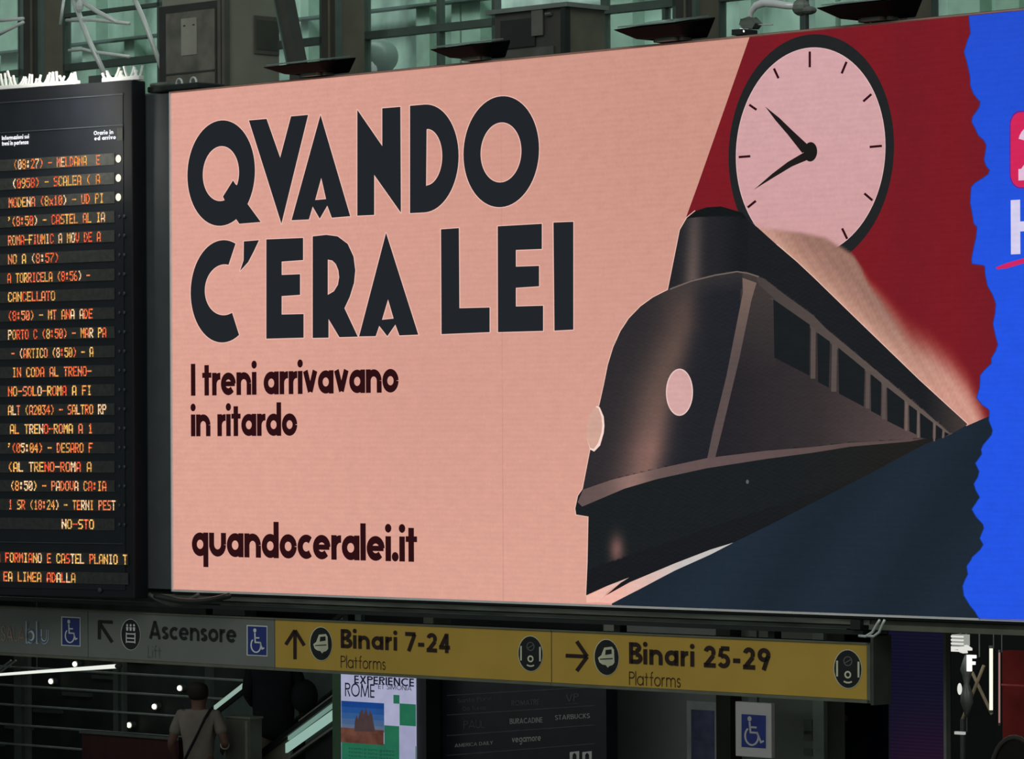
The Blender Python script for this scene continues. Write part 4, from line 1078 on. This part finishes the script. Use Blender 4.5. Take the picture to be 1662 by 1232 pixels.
es.mesh('balustrade', prism([(at(*zq(1280, 436), n0).x - .9, 0), (at(*zq(1080, 700), n0).x, 0), (at(*zq(1080, 700), n0).x, at(*zq(1080, 610), n0).z), (at(*zq(1280, 436), n0).x - .9, at(*zq(1280, 436), n0).z - .05 - .9*.54)], n0+.045, n0+.08), mat('balustrade_brown', (66, 64, 56), .5, k=4))  # left balustrade part: the light on it is put into a paler colour
es.mesh('skirt_trim', band(zq(1090, 842), zq(1500, 555), .012, -.012, n0-.02, n0+.03, (.6, .8)), ESM)
f0 = 9.7
es.mesh('lit_skirting', band((347, 1149), (412, 1098), .022, -.018, f0, f0+.03, (0, .05)), emat('far_strip', (150, 176, 164), .9))
es.mesh('handrail', band((347, 1155), (412, 1104), .0, -.05, f0-.02, f0+.04, (.7, 1.6)), HRL)
es.mesh('balustrade', band((347, 1155), (412, 1104), -.05, -.7, f0, f0+.05, (.9, 1.6)), GLS)
sP = at(444, 1150, 9.1).x
a, b = at(420, 1232, 9.1), at(540, 1145, 9.1); tsl = (b.z-a.z)/(b.x-a.x)
for k in range(12):
    s = sP - 1.0 + k*.25; z = max(.02, .4 + (s - sP + .12)*tsl)
    if z < 3.0: es.mesh('step', box(s, s+.27, n0+.09, f0-.01, max(0, z-.2), z), ESM)
es.mesh('truss_casing', prism([(a.x-1.2, 0), (a.x+2.6, 0), (a.x+2.6, a.z-.8+2.6*tsl), (a.x-.6, max(.05, a.z-.8-.6*tsl))], n0+.09, f0-.02), POSTM)
bx = Thing('ticket_gate_box', 'grey-brown upright box behind the arm of the man in the light shirt', 'box', FA, (at(385, 1200, 8.3).x, 8.3, 0))
a, b = at(366, 1180, 8.3), at(406, 1180, 8.3)
bx.mesh('body', box(a.x, b.x, 8.3, 8.45, 0, at(385, 1166, 8.3).z), mat('gate_box', (56, 58, 52), .5, k=4)); bx.mesh('top', box(a.x-.01, b.x+.01, 8.29, 8.46, at(385, 1166, 8.3).z, at(385, 1166, 8.3).z+.02), mat('gate_top', (72, 76, 68), .5, k=4))
bx.mesh('side_post', box(b.x-.05, b.x-.02, 8.28, 8.30, 0.1, at(385, 1170, 8.3).z), mat('gate_post', (74, 76, 70), .5, k=4))

# ------------------------------------------------------------------ people
def skin_obj(name, verts, edges, radii, m_, parent, levels=1):
    me = bpy.data.meshes.new(name); me.from_pydata(verts, edges, []); me.materials.append(m_)
    o = bpy.data.objects.new(name, me); COL.objects.link(o); o.parent = parent
    o.modifiers.new('skin', 'SKIN').use_smooth_shade = True
    if not me.skin_vertices: me.skin_vertices.new()
    for i, r in enumerate(radii):
        sv = me.skin_vertices[0].data[i]
        sv.radius = r if isinstance(r, tuple) else (r, r)
        sv.use_root = (i == 0)
    ss = o.modifiers.new('sub', 'SUBSURF'); ss.levels = levels; ss.render_levels = levels
    return o
class Sk:
    def __init__(s): s.v = []; s.e = []; s.r = []
    def add(s, p, r, to=None):
        s.v.append(tuple(p)); s.r.append(r)
        if to is not None: s.e.append((to, len(s.v)-1))
        return len(s.v)-1
def person(label, px, d, H, yaw, arms, skinm, shirtm, trm, hairm, shoem, long_sleeve=False, zfoot=0, jacket=False):
    org = Vector((at(px, 1150, d).x, d, zfoot))
    th = Thing('person', label, 'person', FA, org)
    th.o.rotation_euler = (0, 0, yaw); k = H / 1.75; th.o.scale = (k, k, k)
    S = Sk(); pel = S.add((0,0,.95), (.14,.105)); sp = S.add((0,0,1.12), (.125,.095), pel); ch = S.add((0,0,1.32), (.15,.105), sp)
    nb = S.add((0,0,1.455), (.075,.07), ch); nk = S.add((0,.0,1.52), .066, nb); jw = S.add((0,.03,1.58), (.082,.092), nk); hd = S.add((0,.01,1.66), (.105,.12), jw); tp = S.add((0,0,1.71), (.085,.10), hd)
    S.add((0,.135,1.62), .014, jw)
    for sx in (-1, 1):
        hp = S.add((sx*.09,0,.88), (.09,.095), pel); kn = S.add((sx*.10,.02,.5), .06, hp); cf = S.add((sx*.10,-.01,.33), .056, kn); an = S.add((sx*.10,-.02,.09), .038, cf); S.add((sx*.11,.13,.035), (.04,.03), an)
        A = arms[0 if sx < 0 else 1]
        sh = S.add((sx*.175,0,1.415), .06, ch); el = S.add(A[0], .042, sh); wr = S.add(A[1], .028, el)
        w_, e_ = Vector(A[1]), Vector(A[0]); t = (w_-e_).normalized(); side = t.cross(Vector((sx, .3, .2))).normalized()
        pm = S.add(w_ + t*.055, (.034,.02), wr)
        for j, (o_, ln) in enumerate(((-.03,.065),(-.01,.078),(.01,.072),(.03,.055))):
            f1 = S.add(w_ + t*(.09) + side*o_, .009, pm); S.add(w_ + t*(.09+ln*.6) + side*o_ + Vector((0, .012, 0)), .008, f1)
        S.add(w_ + t*.07 - side*.055, .010, pm)
    body = skin_obj('body', S.v, S.e, S.r, skinm, th.o, 2)
    # shirt
    T = Sk(); a0 = T.add((0,0,.90 if not jacket else .66), (.17,.13) if not jacket else (.20,.155)); a1 = T.add((0,0,1.10), (.15,.118) if not jacket else (.225,.16), a0); a2 = T.add((0,0,1.32), (.172,.125) if not jacket else (.235,.165), a1); a3 = T.add((0,0,1.475), (.09,.085), a2)
    for sx in (-1, 1):
        A = arms[0 if sx < 0 else 1]
        sh = T.add((sx*.18,0,1.41), .074 if not jacket else .085, a2); el = Vector(A[0]); s_ = Vector((sx*.18, 0, 1.41))
        if long_sleeve: e2 = T.add(el, .058, sh); T.add(Vector(A[0])*.1 + Vector(A[1])*.9, .042, e2)
        else: T.add(s_.lerp(el, .72), .064, sh)
    skin_obj('shirt' if not jacket else 'jacket', T.v, T.e, T.r, shirtm, th.o, 2)
    U = Sk(); b0 = U.add((0,0,1.0), (.165,.13)); b1 = U.add((0,0,.88), (.17,.135), b0)
    for sx in (-1, 1):
        hp = U.add((sx*.09,0,.80), (.108,.112), b1); kn = U.add((sx*.10,.02,.5), .076, hp); U.add((sx*.10,-.015,.1), .062, kn)
    skin_obj('trousers', U.v, U.e, U.r, trm, th.o, 2)
    Hh = Sk(); h0 = Hh.add((0,-.05,1.545), (.098,.075)); h1 = Hh.add((0,-.022,1.68), (.115,.115), h0); Hh.add((0,0,1.73), (.092,.10), h1)
    skin_obj('hair', Hh.v, Hh.e, Hh.r, hairm, th.o, 2)
    for sx in (-1, 1):
        G = Sk(); g0 = G.add((sx*.10,-.05,.05), .048); G.add((sx*.112,.17,.035), (.045,.034), g0)
        skin_obj('shoe', G.v, G.e, G.r, shoem, th.o, 1)
        me = bpy.data.meshes.new('ear'); V, Fc = ball((sx*.083, .0, 1.645), .012, .02, .032, 8, 6); me.from_pydata(V, [], Fc); me.materials.append(skinm)
        o = bpy.data.objects.new('ear', me); COL.objects.link(o); o.parent = th.o
        me = bpy.data.meshes.new('eye'); V, Fc = ball((sx*.032, .093, 1.665), .012, .008, .008, 8, 6); me.from_pydata(V, [], Fc); me.materials.append(hairm)
        o = bpy.data.objects.new('eye', me); COL.objects.link(o); o.parent = th.o
    return th
SKN = mat('skin_tan', (66, 48, 42), .6, k=4); SHIRT = mat('shirt_taupe', (76, 72, 66), .8, var=.1, k=4); DRK = mat('cloth_black', (14, 15, 19), .9, k=3); TRS = mat('trouser_brown', (60, 56, 48), .8, k=5)
HAIR = mat('hair_dark', (24, 20, 18), .7, k=3); SHOE = mat('shoe_dark', (22, 22, 22), .5)
man = person('man in a light shirt with a dark crossbody strap, seen from behind', 322, 8.0, 1.76, -FA.psi + radians(35),
             (((-.27, -.03, 1.14), (-.25, .15, .95)), ((.28, -.06, 1.15), (.20, .16, 1.08))), SKN, SHIRT, TRS, HAIR, SHOE)
def local_mesh(th, name, geo, m_, smooth=True):
    me = bpy.data.meshes.new(name); me.from_pydata([tuple(v) for v in geo[0]], [], geo[1]); me.materials.append(m_)
    me.polygons.foreach_set('use_smooth', [smooth]*len(me.polygons))
    o = bpy.data.objects.new(name, me); COL.objects.link(o); o.parent = th.o; return o
strap = [(.13, -.06, 1.47), (.10, -.135, 1.40), (.03, -.15, 1.25), (-.06, -.145, 1.08), (-.14, -.12, .93), (-.17, -.02, .88), (-.12, .12, .95), (0, .155, 1.15), (.10, .135, 1.38), (.13, .02, 1.485), (.13, -.06, 1.47)]
local_mesh(man, 'bag_strap', tube(strap, .014, 6), DRK)
local_mesh(man, 'watch', tube([(.262, -.01, 1.136), (.255, .01, 1.13)], .045, 12), mat('watch_silver', (220, 220, 215), .2, .3, k=1.5))
per2 = person('person in a dark padded jacket in front of the escalator, head hidden by the sign', 444, 9.1, 1.84, -FA.psi + radians(40),
              (((-.255, 0, 1.14), (-.20, .16, .98)), ((.275, -.02, 1.15), (.24, .15, .98))), SKN, DRK, TRS, HAIR, SHOE, True, .4, True)
local_mesh(per2, 'shoulder_bag', ball((.30, -.06, 1.10), .13, .10, .16, 14, 10), DRK)
local_mesh(per2, 'bag_strap', tube([(.30, -.1, 1.22), (.20, -.12, 1.40), (.12, -.02, 1.49)], .012, 6), DRK)

# ------------------------------------------------------------------ poster totem
dt = 4.0
tt = Thing('poster_totem', 'lit poster totem headed ROME with a picture of a ruined castle', 'poster display', FA, (at(610, 1200, dt).x, dt, 0))
X = lambda px, d=dt: at(px, 1160, d).x
Zt = at(610, 1092, dt).z + .25
GRN = mat('totem_green', (30, 50, 34), .5, k=4)
tt.mesh('case', box(X(541), X(690), dt+.01, dt+.16, 0, Zt), mat('totem_black', (16, 18, 18), .5, k=3))
tt.mesh('edge_strip', box(X(541), X(553), dt-.01, dt+.012, 0.02, Zt), GRN)
def emi(name, x0, y0, x1, y1, c, lay, yref=None, var=.06):
    a = at((x0+x1)/2, y0, dt); b = at((x0+x1)/2, y1, dt)
    g = box(X(x0), X(x1), dt - .003*lay, dt - .003*lay + .0025, b.z, a.z)
    tt.mesh(name, g, emat('poster_' + name + str(lay) + str(int(x0)), c, 1.0, var))
emi('sheet', 554, 1070, 676, 1320, (160, 162, 190), 1)
for k_, c_ in enumerate(((24, 62, 128), (34, 74, 134), (48, 84, 134), (66, 92, 130), (84, 100, 126))):
    emi('sky_picture', 555, 1139.5 + k_*9.4, 624, 1149 + k_*9.4, c_, 2)
emi('ground_picture', 555, 1183, 624, 1207, (92, 58, 48), 4, var=.3)
emi('green_block', 555, 1207, 676, 1330, (34, 100, 74), 2)
emi('green_block', 640, 1128, 649.5, 1142, (34, 100, 74), 3); emi('green_block', 650, 1142.5, 676, 1178, (34, 100, 74), 3)
emi('green_block', 625, 1178, 649.5, 1210, (34, 100, 74), 3); emi('sheet', 650, 1178, 676, 1330, (150, 152, 182), 5)
cas = [(575,1187),(576,1170),(579,1160),(581,1168),(584,1156),(588,1150),(590,1160),(594,1148),(598,1162),(600,1152),(604,1160),(606,1172),(609,1188)]
g = flat_polys(FA, [cas], dt-.016); tt.mesh('castle_picture', g, emat('castle_brown', (66, 52, 52), 1.0, .2))
INK = mat('poster_ink', (30, 34, 70), .6, k=2)
def ttext(txt, x0, y, x1, u, w=.16): tt.mesh('lettering', text_geo(FA, txt, w, x0, y, x1, u, dt-.02), INK, kind='stuff')
ttext('ROME', 560, 1130, 608, 15.5, .17); ttext('EXPERIENCE', 575, 1109, 672, 9, .24); ttext('ET SIMONIA', 614, 1118, 668, 5.5, .16)
for k in range(5): ttext('incontri e visite guidate', 566, 1216+k*6, 640, 2.6, .12)

# grey pier between totem and directory
DW = mat('pier_grey', (50, 52, 47), .6, k=4.2)
pr_ = Thing('pier', 'narrow grey pier between the poster totem and the dark directory', 'pillar', FA, (at(698, 1200, 4.3).x, 4.3, 0))
pr_.mesh('shaft', box(at(688, 1160, 4.3).x, at(704, 1160, 4.3).x, 4.3, 4.5, .12, 3.05), DW); pr_.mesh('plinth', box(at(686, 1160, 4.3).x, at(705, 1160, 4.3).x, 4.28, 4.52, 0, .12), POSTM)
# directory board
dd_ = 4.2
di = Thing('directory_board', 'black shop directory with three columns of pale names', 'board', FA, (at(845, 1200, dd_).x, dd_, 0))
BKD = mat('directory_black', (16, 18, 23), .35, k=3.5); GTX = mat('directory_text', (92, 94, 92), .6, k=4.0); GTD = mat('directory_text_dim', (50, 52, 52), .6, k=4.0)
di.mesh('panel', box(at(707, 1160, dd_).x, at(984, 1160, dd_).x, dd_, dd_+.12, .1, 2.5), BKD)
di.mesh('base', box(at(707, 1160, dd_).x, at(984, 1160, dd_).x, dd_-.01, dd_+.16, 0, .1), POSTM)
ZD = lambda x, y: (700 + x/5.54, 1090 + y/5.54)
# its lines climb to the right: the panel stands turned, so the print is laid on a leaf hinged to it
def dline(x0, y0, x1, y1):
    a, b = ZD(x0, y0), ZD(x1, y1)
    di.mesh('divider', flat_polys(FA, strip([Vector(a), Vector(b)], 1.1), dd_-.003), GTD)
for y0, y1 in ((215, 138), (392, 305), (577, 480), (755, 648)): dline(140, y0, 1470, y1)
def dtext(txt, x0, y0, x1, y1, u, w, m_):
    polys, wid = text_layout(txt, w); a = Vector(ZD(x0, y0)); b = Vector(ZD(x1, y1)); t = (b-a) / wid; u_ = u/5.54
    P = [[(a.x + t.x*p[0], a.y + t.y*p[0] - p[1]*u_) for p in poly] for poly in polys]
    di.mesh('lettering', flat_polys(FA, P, dd_-.003), m_, kind='stuff')
dtext('Santo Pane', 235, 282, 545, 258, 26, .16, GTD); dtext('Da Turas', 285, 352, 490, 340, 24, .16, GTD)
dtext('ROMATRE', 722, 310, 970, 295, 34, .22, GTD); dtext('PAUL', 290, 515, 480, 505, 50, .12, GTD)
dtext('BURACADINE', 705, 472, 1000, 458, 34, .22, GTX); dtext('STARBUCKS', 1112, 436, 1425, 418, 30, .22, GTX)
dtext('AMERICA DAILY', 210, 682, 555, 655, 22, .18, GTX); dtext('vegamore', 725, 640, 985, 622, 42, .24, GTX)
dtext('VP', 1210, 275, 1325, 262, 48, .16, GTD); dtext('mercato', 1205, 300, 1330, 290, 10, .2, GTD)
for x0 in (1245, 1358):
    P = [ZD(x0, 725), ZD(x0+85, 715), ZD(x0+85, 830), ZD(x0, 840)]
    di.mesh('pictogram_plate', flat_polys(FA, [P], dd_-.003), mat('plate_pale', (120, 122, 120), .5, k=4))
    P = strip([Vector(ZD(x0+42, 745)), Vector(ZD(x0+42, 815))], 6) + disc(*ZD(x0+42, 748), 2.0, 3.0, 10)
    di.mesh('pictogram', flat_polys(FA, P, dd_-.006), BKD)

# middle structures
dm = 5.0
XM = lambda px, d=dm: at(px, 1180, d).x
kp = Thing('service_kiosk', 'broad grey kiosk wall with a bluish framed poster, right of the directory', 'kiosk', FA, (XM(1080), dm, 0))
kp.mesh('wall', box(XM(980), XM(1176), dm, dm+.3, 0, 2.9), mat('kiosk_grey', (48, 51, 50), .5, var=.1, scale=1.5, k=12))
kp.mesh('edge_post', box(XM(985), XM(1000), dm-.02, dm, 0, 2.9), mat('kiosk_edge', (60, 63, 56), .5, k=10))
kp.mesh('poster_frame', box(XM(1119), XM(1170), dm-.03, dm, .3, at(1140, 1138, dm).z), mat('kiosk_frame', (66, 70, 70), .5, k=10))
kp.mesh('poster', box(XM(1127), XM(1164), dm-.036, dm-.03, .4, at(1140, 1152, dm).z), mat('kiosk_poster', (54, 58, 76), .3, var=.25, scale=8, k=4))  # bluish reflection put into the colour of a framed sheet
pc = Thing('dark_pier', 'black pier left of the wheelchair sign', 'pillar', FA, (XM(1186), dm, 0))
pc.mesh('shaft', box(XM(1177), XM(1200), dm-.1, dm+.2, .1, 2.95), mat('pier_black', (24, 27, 24), .6, k=3)); pc.mesh('plinth', box(XM(1177), XM(1200), dm-.12, dm+.22, 0, .1), POSTM)
wp = Thing('wall_panel', 'grey-green wall panel right of the wheelchair sign', 'panel', FA, (XM(1290), dm, 0))
wp.mesh('panel', box(XM(1201), XM(1328), dm+.02, dm+.3, 0, 2.9), mat('panel_greygreen', (56, 62, 56), .5, var=.12, scale=2, k=4.5))
wp.mesh('edge_post', box(XM(1322), XM(1340), dm-.02, dm+.02, 0, 2.9), mat('panel_edge', (62, 70, 66), .5, k=4.5))
for yy, hh in ((1168, 22), (1186, 14), (1215, 10)):
    a = at(1305, yy, dm); wp.mesh('fitting', box(XM(1304), XM(1318), dm-.0, dm+.02, a.z-hh/200, a.z), mat('fitting_grey', (48, 54, 48), .5, k=4))
# wheelchair sign on its own bracket
dw = 4.6
ws = Thing('wheelchair_sign', 'pale plate with a blue wheelchair pictogram hanging below the yellow sign', 'sign', FA, (at(1223, 1230, dw).x, dw, at(1223, 1228, dw).z))
PLT = mat('plate_grey', (150, 154, 152), .5, var=.05, k=4.0)
PB = mat('picto_blue', (26, 38, 92), .5, k=4.0); PW = mat('picto_white', (196, 200, 214), .5, k=4.0)
ws.mesh('plate', box(at(1193.5, 1180, dw).x, at(1252, 1180, dw).x, dw, dw+.04, at(1223, 1229, dw).z, at(1223, 1140, dw).z), PLT, bevel=.004)
ws.mesh('hanger', box(at(1215, 1180, dw).x, at(1228, 1180, dw).x, dw+.005, dw+.03, at(1223, 1140, dw).z, 3.05), POSTM)
cx, cy = 1223.2, 1187; W, H = 39.5, 53.5
def wsf(name, polys, m_, lay): ws.mesh(name, flat_polys(FA, polys, dw - .002*lay), m_)
R2 = lambda w_, h_: [sl(cx, cy, [(-w_/2, -h_/2), (w_/2, -h_/2), (w_/2, h_/2), (-w_/2, h_/2)])]
wsf('pictogram_border', R2(W+5, H+5.5), PW, 1); wsf('pictogram_ground', R2(W, H), PB, 2)
sc = lambda pts: [(x*W, y*H) for x, y in pts]
P = [ellp(cx-.17*W, cy-.38*H, 3.4, 4.2, 14)]
for pts in ([(-.17,-.28),(-.13,.04),(.16,.04)], [(-.16,-.12),(.12,-.12)], [(.13,.02),(.30,.32),(.42,.27)]): P += st(cx, cy, sc(pts), 3.1)
P += st(cx, cy, [(-.08*W + .27*W*cos(radians(a_)), .15*H + .27*H*sin(radians(a_))) for a_ in range(-125, -385, -13)], 3.0)
wsf('wheelchair_symbol', P, PW, 3)

# dark glazed door
dg = 6.0
gd = Thing('glazed_door', 'dark navy glazed door left of the purple column', 'door', FA, (at(1390, 1200, dg).x, dg, 0))
gd.mesh('leaf', box(at(1345, 1180, dg).x, at(1450, 1180, dg).x, dg, dg+.05, 0, 2.6), mat('door_navy', (10, 13, 24), .15, k=4))
gd.mesh('stile', box(at(1341, 1180, dg).x, at(1350, 1180, dg).x, dg-.02, dg+.06, 0, 2.6), mat('door_stile', (22, 26, 26), .5, k=4))
gd.mesh('handle', tube([at(1362, 1178, dg-.05), at(1362, 1214, dg-.05)], .012, 8), ESM); gd.mesh('hinge_plate', ball(at(1371, 1166, dg-.02), .03, .02, .03, 8, 6), POSTM)

# purple LED column
dl = .5
lc = Thing('led_column', 'slim indigo to purple LED column right of the yellow signs', 'screen', FA, (at(1488, 1200, dl).x, dl, 0))
def ramp_mat():
    m = bpy.data.materials.new('indigo_led'); m.use_nodes = True; nt = m.node_tree; nt.nodes.clear(); N = nt.nodes.new; L = nt.links.new
    out = N('ShaderNodeOutputMaterial'); e = N('ShaderNodeEmission'); at_ = N('ShaderNodeAttribute'); at_.attribute_name = 'Col'
    wv = N('ShaderNodeTexWave'); wv.bands_direction = 'Z'; wv.inputs['Scale'].default_value = 16; tc = N('ShaderNodeTexCoord')
    mr = N('ShaderNodeMapRange'); mr.inputs[3].default_value = .82; mr.inputs[4].default_value = 1.1
    L(tc.outputs['Object'], wv.inputs['Vector']); L(wv.outputs['Fac'], mr.inputs[0]); L(at_.outputs['Color'], e.inputs['Color']); L(mr.outputs[0], e.inputs['Strength']); L(e.outputs[0], out.inputs['Surface'])
    return m
xa, xb = at(1441, 1180, dl).x, at(1535, 1180, dl).x
zt2 = at(1490, 1024, dl).z + .05
lc.mesh('case', box(xa, xb, dl+.005, dl+.05, 0, min(zt2, 3.04)), BLACKMETAL)
zz = [zt2 - (zt2 - 0) * i / 24 for i in range(25)]; V, Fc, cl = [], [], []
for i, z in enumerate(zz):
    pyy = CY + (HC - z) * F / FA.world(Vector((xa, dl, z))).y
    for x, edge in ((xa+.01, 0), ((xa+xb)/2, 1), (xb-.01, 2)):
        t = max(0, (pyy - 1120) / 170.0)
        c = mixc((19, 19, 38), (44, 20, 40), t) if edge else mixc((18, 18, 38), (32, 19, 36), t)
        V.append((x, dl, z)); cl.append(lin(c))
for i in range(24):
    for j in range(2): Fc.append((i*3+j, (i+1)*3+j, (i+1)*3+j+1, i*3+j+1))
lc.mesh('led_face', (V, Fc), ramp_mat(), colors=cl)
lc.mesh('edge_trim', box(xb-.008, xb+.012, dl-.01, dl+.03, 0, min(zt2, 3.04)), mat('column_trim', (58, 58, 56), .4, k=4))

# ------------------------------------------------------------------ shop at the lower right
dp = 6.5
U8 = lambda x, y: (1520 + x/5.54, 1010 + y/5.54)
def upt(x, y, d=dp): return at(*U8(x, y), d)
WH = emat('white_lit', (225, 225, 218), 1.0)
lv = Thing('louvre_lamp', 'white slatted lamp at the top of the shop, right of the purple column', 'lamp', FA, upt(190, 110))
a, b = upt(135, 110), upt(240, 215)
lv.mesh('shade', box(a.x, b.x, dp, dp+.08, b.z, a.z), emat('louvre_dim', (150, 152, 146), 1.0))
for k in range(5): lv.mesh('slat', box(a.x-.005, b.x+.005, dp-.015, dp, a.z-.02-k*.027, a.z-.008-k*.027), WH)
lv.mesh('tip', prism([(upt(x, y).x, upt(x, y).z) for x, y in [(125,222),(235,218),(245,280),(215,270),(200,245),(130,250)]], dp-.01, dp+.05), WH)
lv.mesh('tip', prism([(upt(x, y).x, upt(x, y).z) for x, y in [(255,205),(300,235),(300,255),(265,250)]], dp-.01, dp+.03), WH)
lv.mesh('hanger', tube([Vector(((a.x+b.x)/2, dp+.04, a.z)), Vector(((a.x+b.x)/2, dp+.04, 3.05))], .01, 6), POSTM)
fs = Thing('shop_letter', 'white glowing letter F over the shop front', 'sign', FA, upt(325, 440))
fa_, fb2 = upt(293, 440), upt(362, 295)
gg, ad = glyph('F', .28)
geos = [prism([(fa_.x + p[0]/ad*(fb2.x-fa_.x), fa_.z + p[1]/1.42*(fb2.z-fa_.z)) for p in poly], dp-.03, dp) for poly in gg]
fs.mesh('letter', join(*geos), emat('letter_white', (250, 250, 245), 1.1))
fs.mesh('bracket', tube([Vector((fa_.x+.02, dp, fb2.z-.02)), Vector((fa_.x+.02, dp+.1, fb2.z-.02)), Vector((fa_.x+.02, dp+.1, 3.05))], .006, 6), POSTM)
for (x, y0, y1, c, st_, lab, w_) in ((491, 235, 790, (246, 246, 226), 1.1, 'bright white vertical light tube in the shop', .014), (565, 272, 905, (170, 124, 120), .9, 'dim pink vertical light tube at the edge of the red panel', .007)):
    a, b = upt(x, y0), upt(x, y1)
    o = Thing('light_tube', lab, 'light', FA, b)
    o.mesh('tube', tube([b, a], w_, 10), emat('tube_' + str(x), c, st_), smooth=True)
    for q_, s_ in ((a, 1), (b, -1)): o.mesh('end_cap', tube([q_, q_ + Vector((0, 0, .02*s_))], w_*1.2, 10), POSTM)
    o.mesh('suspension', tube([a + Vector((0, .03, 0)), Vector((a.x, a.y+.03, 3.05))], .004, 5), POSTM)
rp = Thing('red_panel', 'dark red panel wall at the lower right corner', 'panel', FA, (at(1650, 1200, dp).x, dp+.05, 0))
a, b = upt(590, 255, dp+.1), upt(1300, 255, dp+.1)
rp.mesh('panel', box(a.x, b.x, dp+.1, dp+.2, upt(590, 1060, dp+.1).z, a.z), emat('red_backlit', (56, 17, 15), 1.0, .3, 2.5)); rp.mesh('panel', box(a.x, b.x, dp+.1, dp+.2, 0, upt(590, 1060, dp+.1).z-.004), mat('red_lower', (40, 14, 12), .5, k=4))  # upper red panel glows by itself, its light put into the colour
rp.mesh('rail', box(a.x, b.x, dp+.085, dp+.1, upt(590, 560, dp+.1).z-.006, upt(590, 560, dp+.1).z+.006), mat('red_rail', (84, 30, 28), .5, k=4))
TAN = mat('brace_tan', (88, 82, 66), .5, k=6)
xb_ = Thing('cross_brace', 'tan crossing braces beside the glowing letter F', 'brace', FA, upt(350, 900))
for k, (p, q_) in enumerate((((425, 390), (235, 870)), ((320, 450), (500, 830)))):
    xb_.mesh('bar', tube([upt(*p, dp+.15*k+.2), upt(*q_, dp+.15*k+.2)], .013, 8), TAN)
xb_.mesh('post', tube([upt(235, 870, dp+.2), Vector((upt(235, 870, dp+.2).x, dp+.2, 0))], .02, 6), POSTM)
hl_ = Thing('hanging_ornament', 'grey hanging ornament with a glint, below the louvre lamp', 'ornament', FA, upt(195, 860))
prof = [(300,.015),(350,.03),(430,.05),(480,.035),(560,.02),(640,.045),(720,.05),(790,.03),(860,.010)]
c0 = upt(195, 300).x
hl_.mesh('body', tube([Vector((c0, dp+.1, upt(195, y).z)) for y, r in prof], .05, 12, rr=[r for y, r in prof]), mat('ornament_grey', (56, 60, 58), .3, .3, k=5), smooth=True)
hl_.mesh('glint_lamp', ball(upt(208, 600, dp-.02), .018, .018, .045, 8, 8), WH)  # glint on the ornament, put in as a small glowing ball
hl_.mesh('lower_lamp', box(upt(160, 985, dp).x, upt(240, 985, dp).x, dp, dp+.03, upt(200, 1010, dp).z, upt(200, 985, dp).z), emat('lower_white', (170, 172, 168), 1.0))
hl_.mesh('cord', tube([Vector((c0, dp+.1, upt(195, 860).z)), Vector((c0, dp+.1, upt(195, 990).z))], .006, 5), POSTM)
hl_.mesh('cord', tube([Vector((c0, dp+.1, upt(195, 300).z)), Vector((c0, dp+.1, 3.05))], .006, 5), POSTM)
ar = Thing('arched_seat', 'dim grey rounded seat back at the bottom right corner', 'seat', FA, (at(1650, 1232, dp-.6).x, dp-.6, 0))
c = at(1648, 1232, dp-.6)
ar.mesh('back_rim', tube([Vector((c.x + .22*cos(t), dp-.6, c.z - .12 + .28*sin(t))) for t in [pi*i/14 for i in range(15)]], .018, 8), mat('seat_grey', (60, 58, 54), .5, k=4), smooth=True)
ar.mesh('back', prism([(c.x + .21*cos(t), c.z - .12 + .27*sin(t)) for t in [pi*i/14 for i in range(15)]], dp-.59, dp-.55), mat('seat_dark', (26, 25, 24), .6, k=3))
ar.mesh('pedestal', box(c.x-.2, c.x+.2, dp-.62, dp-.3, 0, c.z-.11), mat('seat_base', (22, 22, 22), .6, k=3))
print('objects', len(bpy.data.objects))
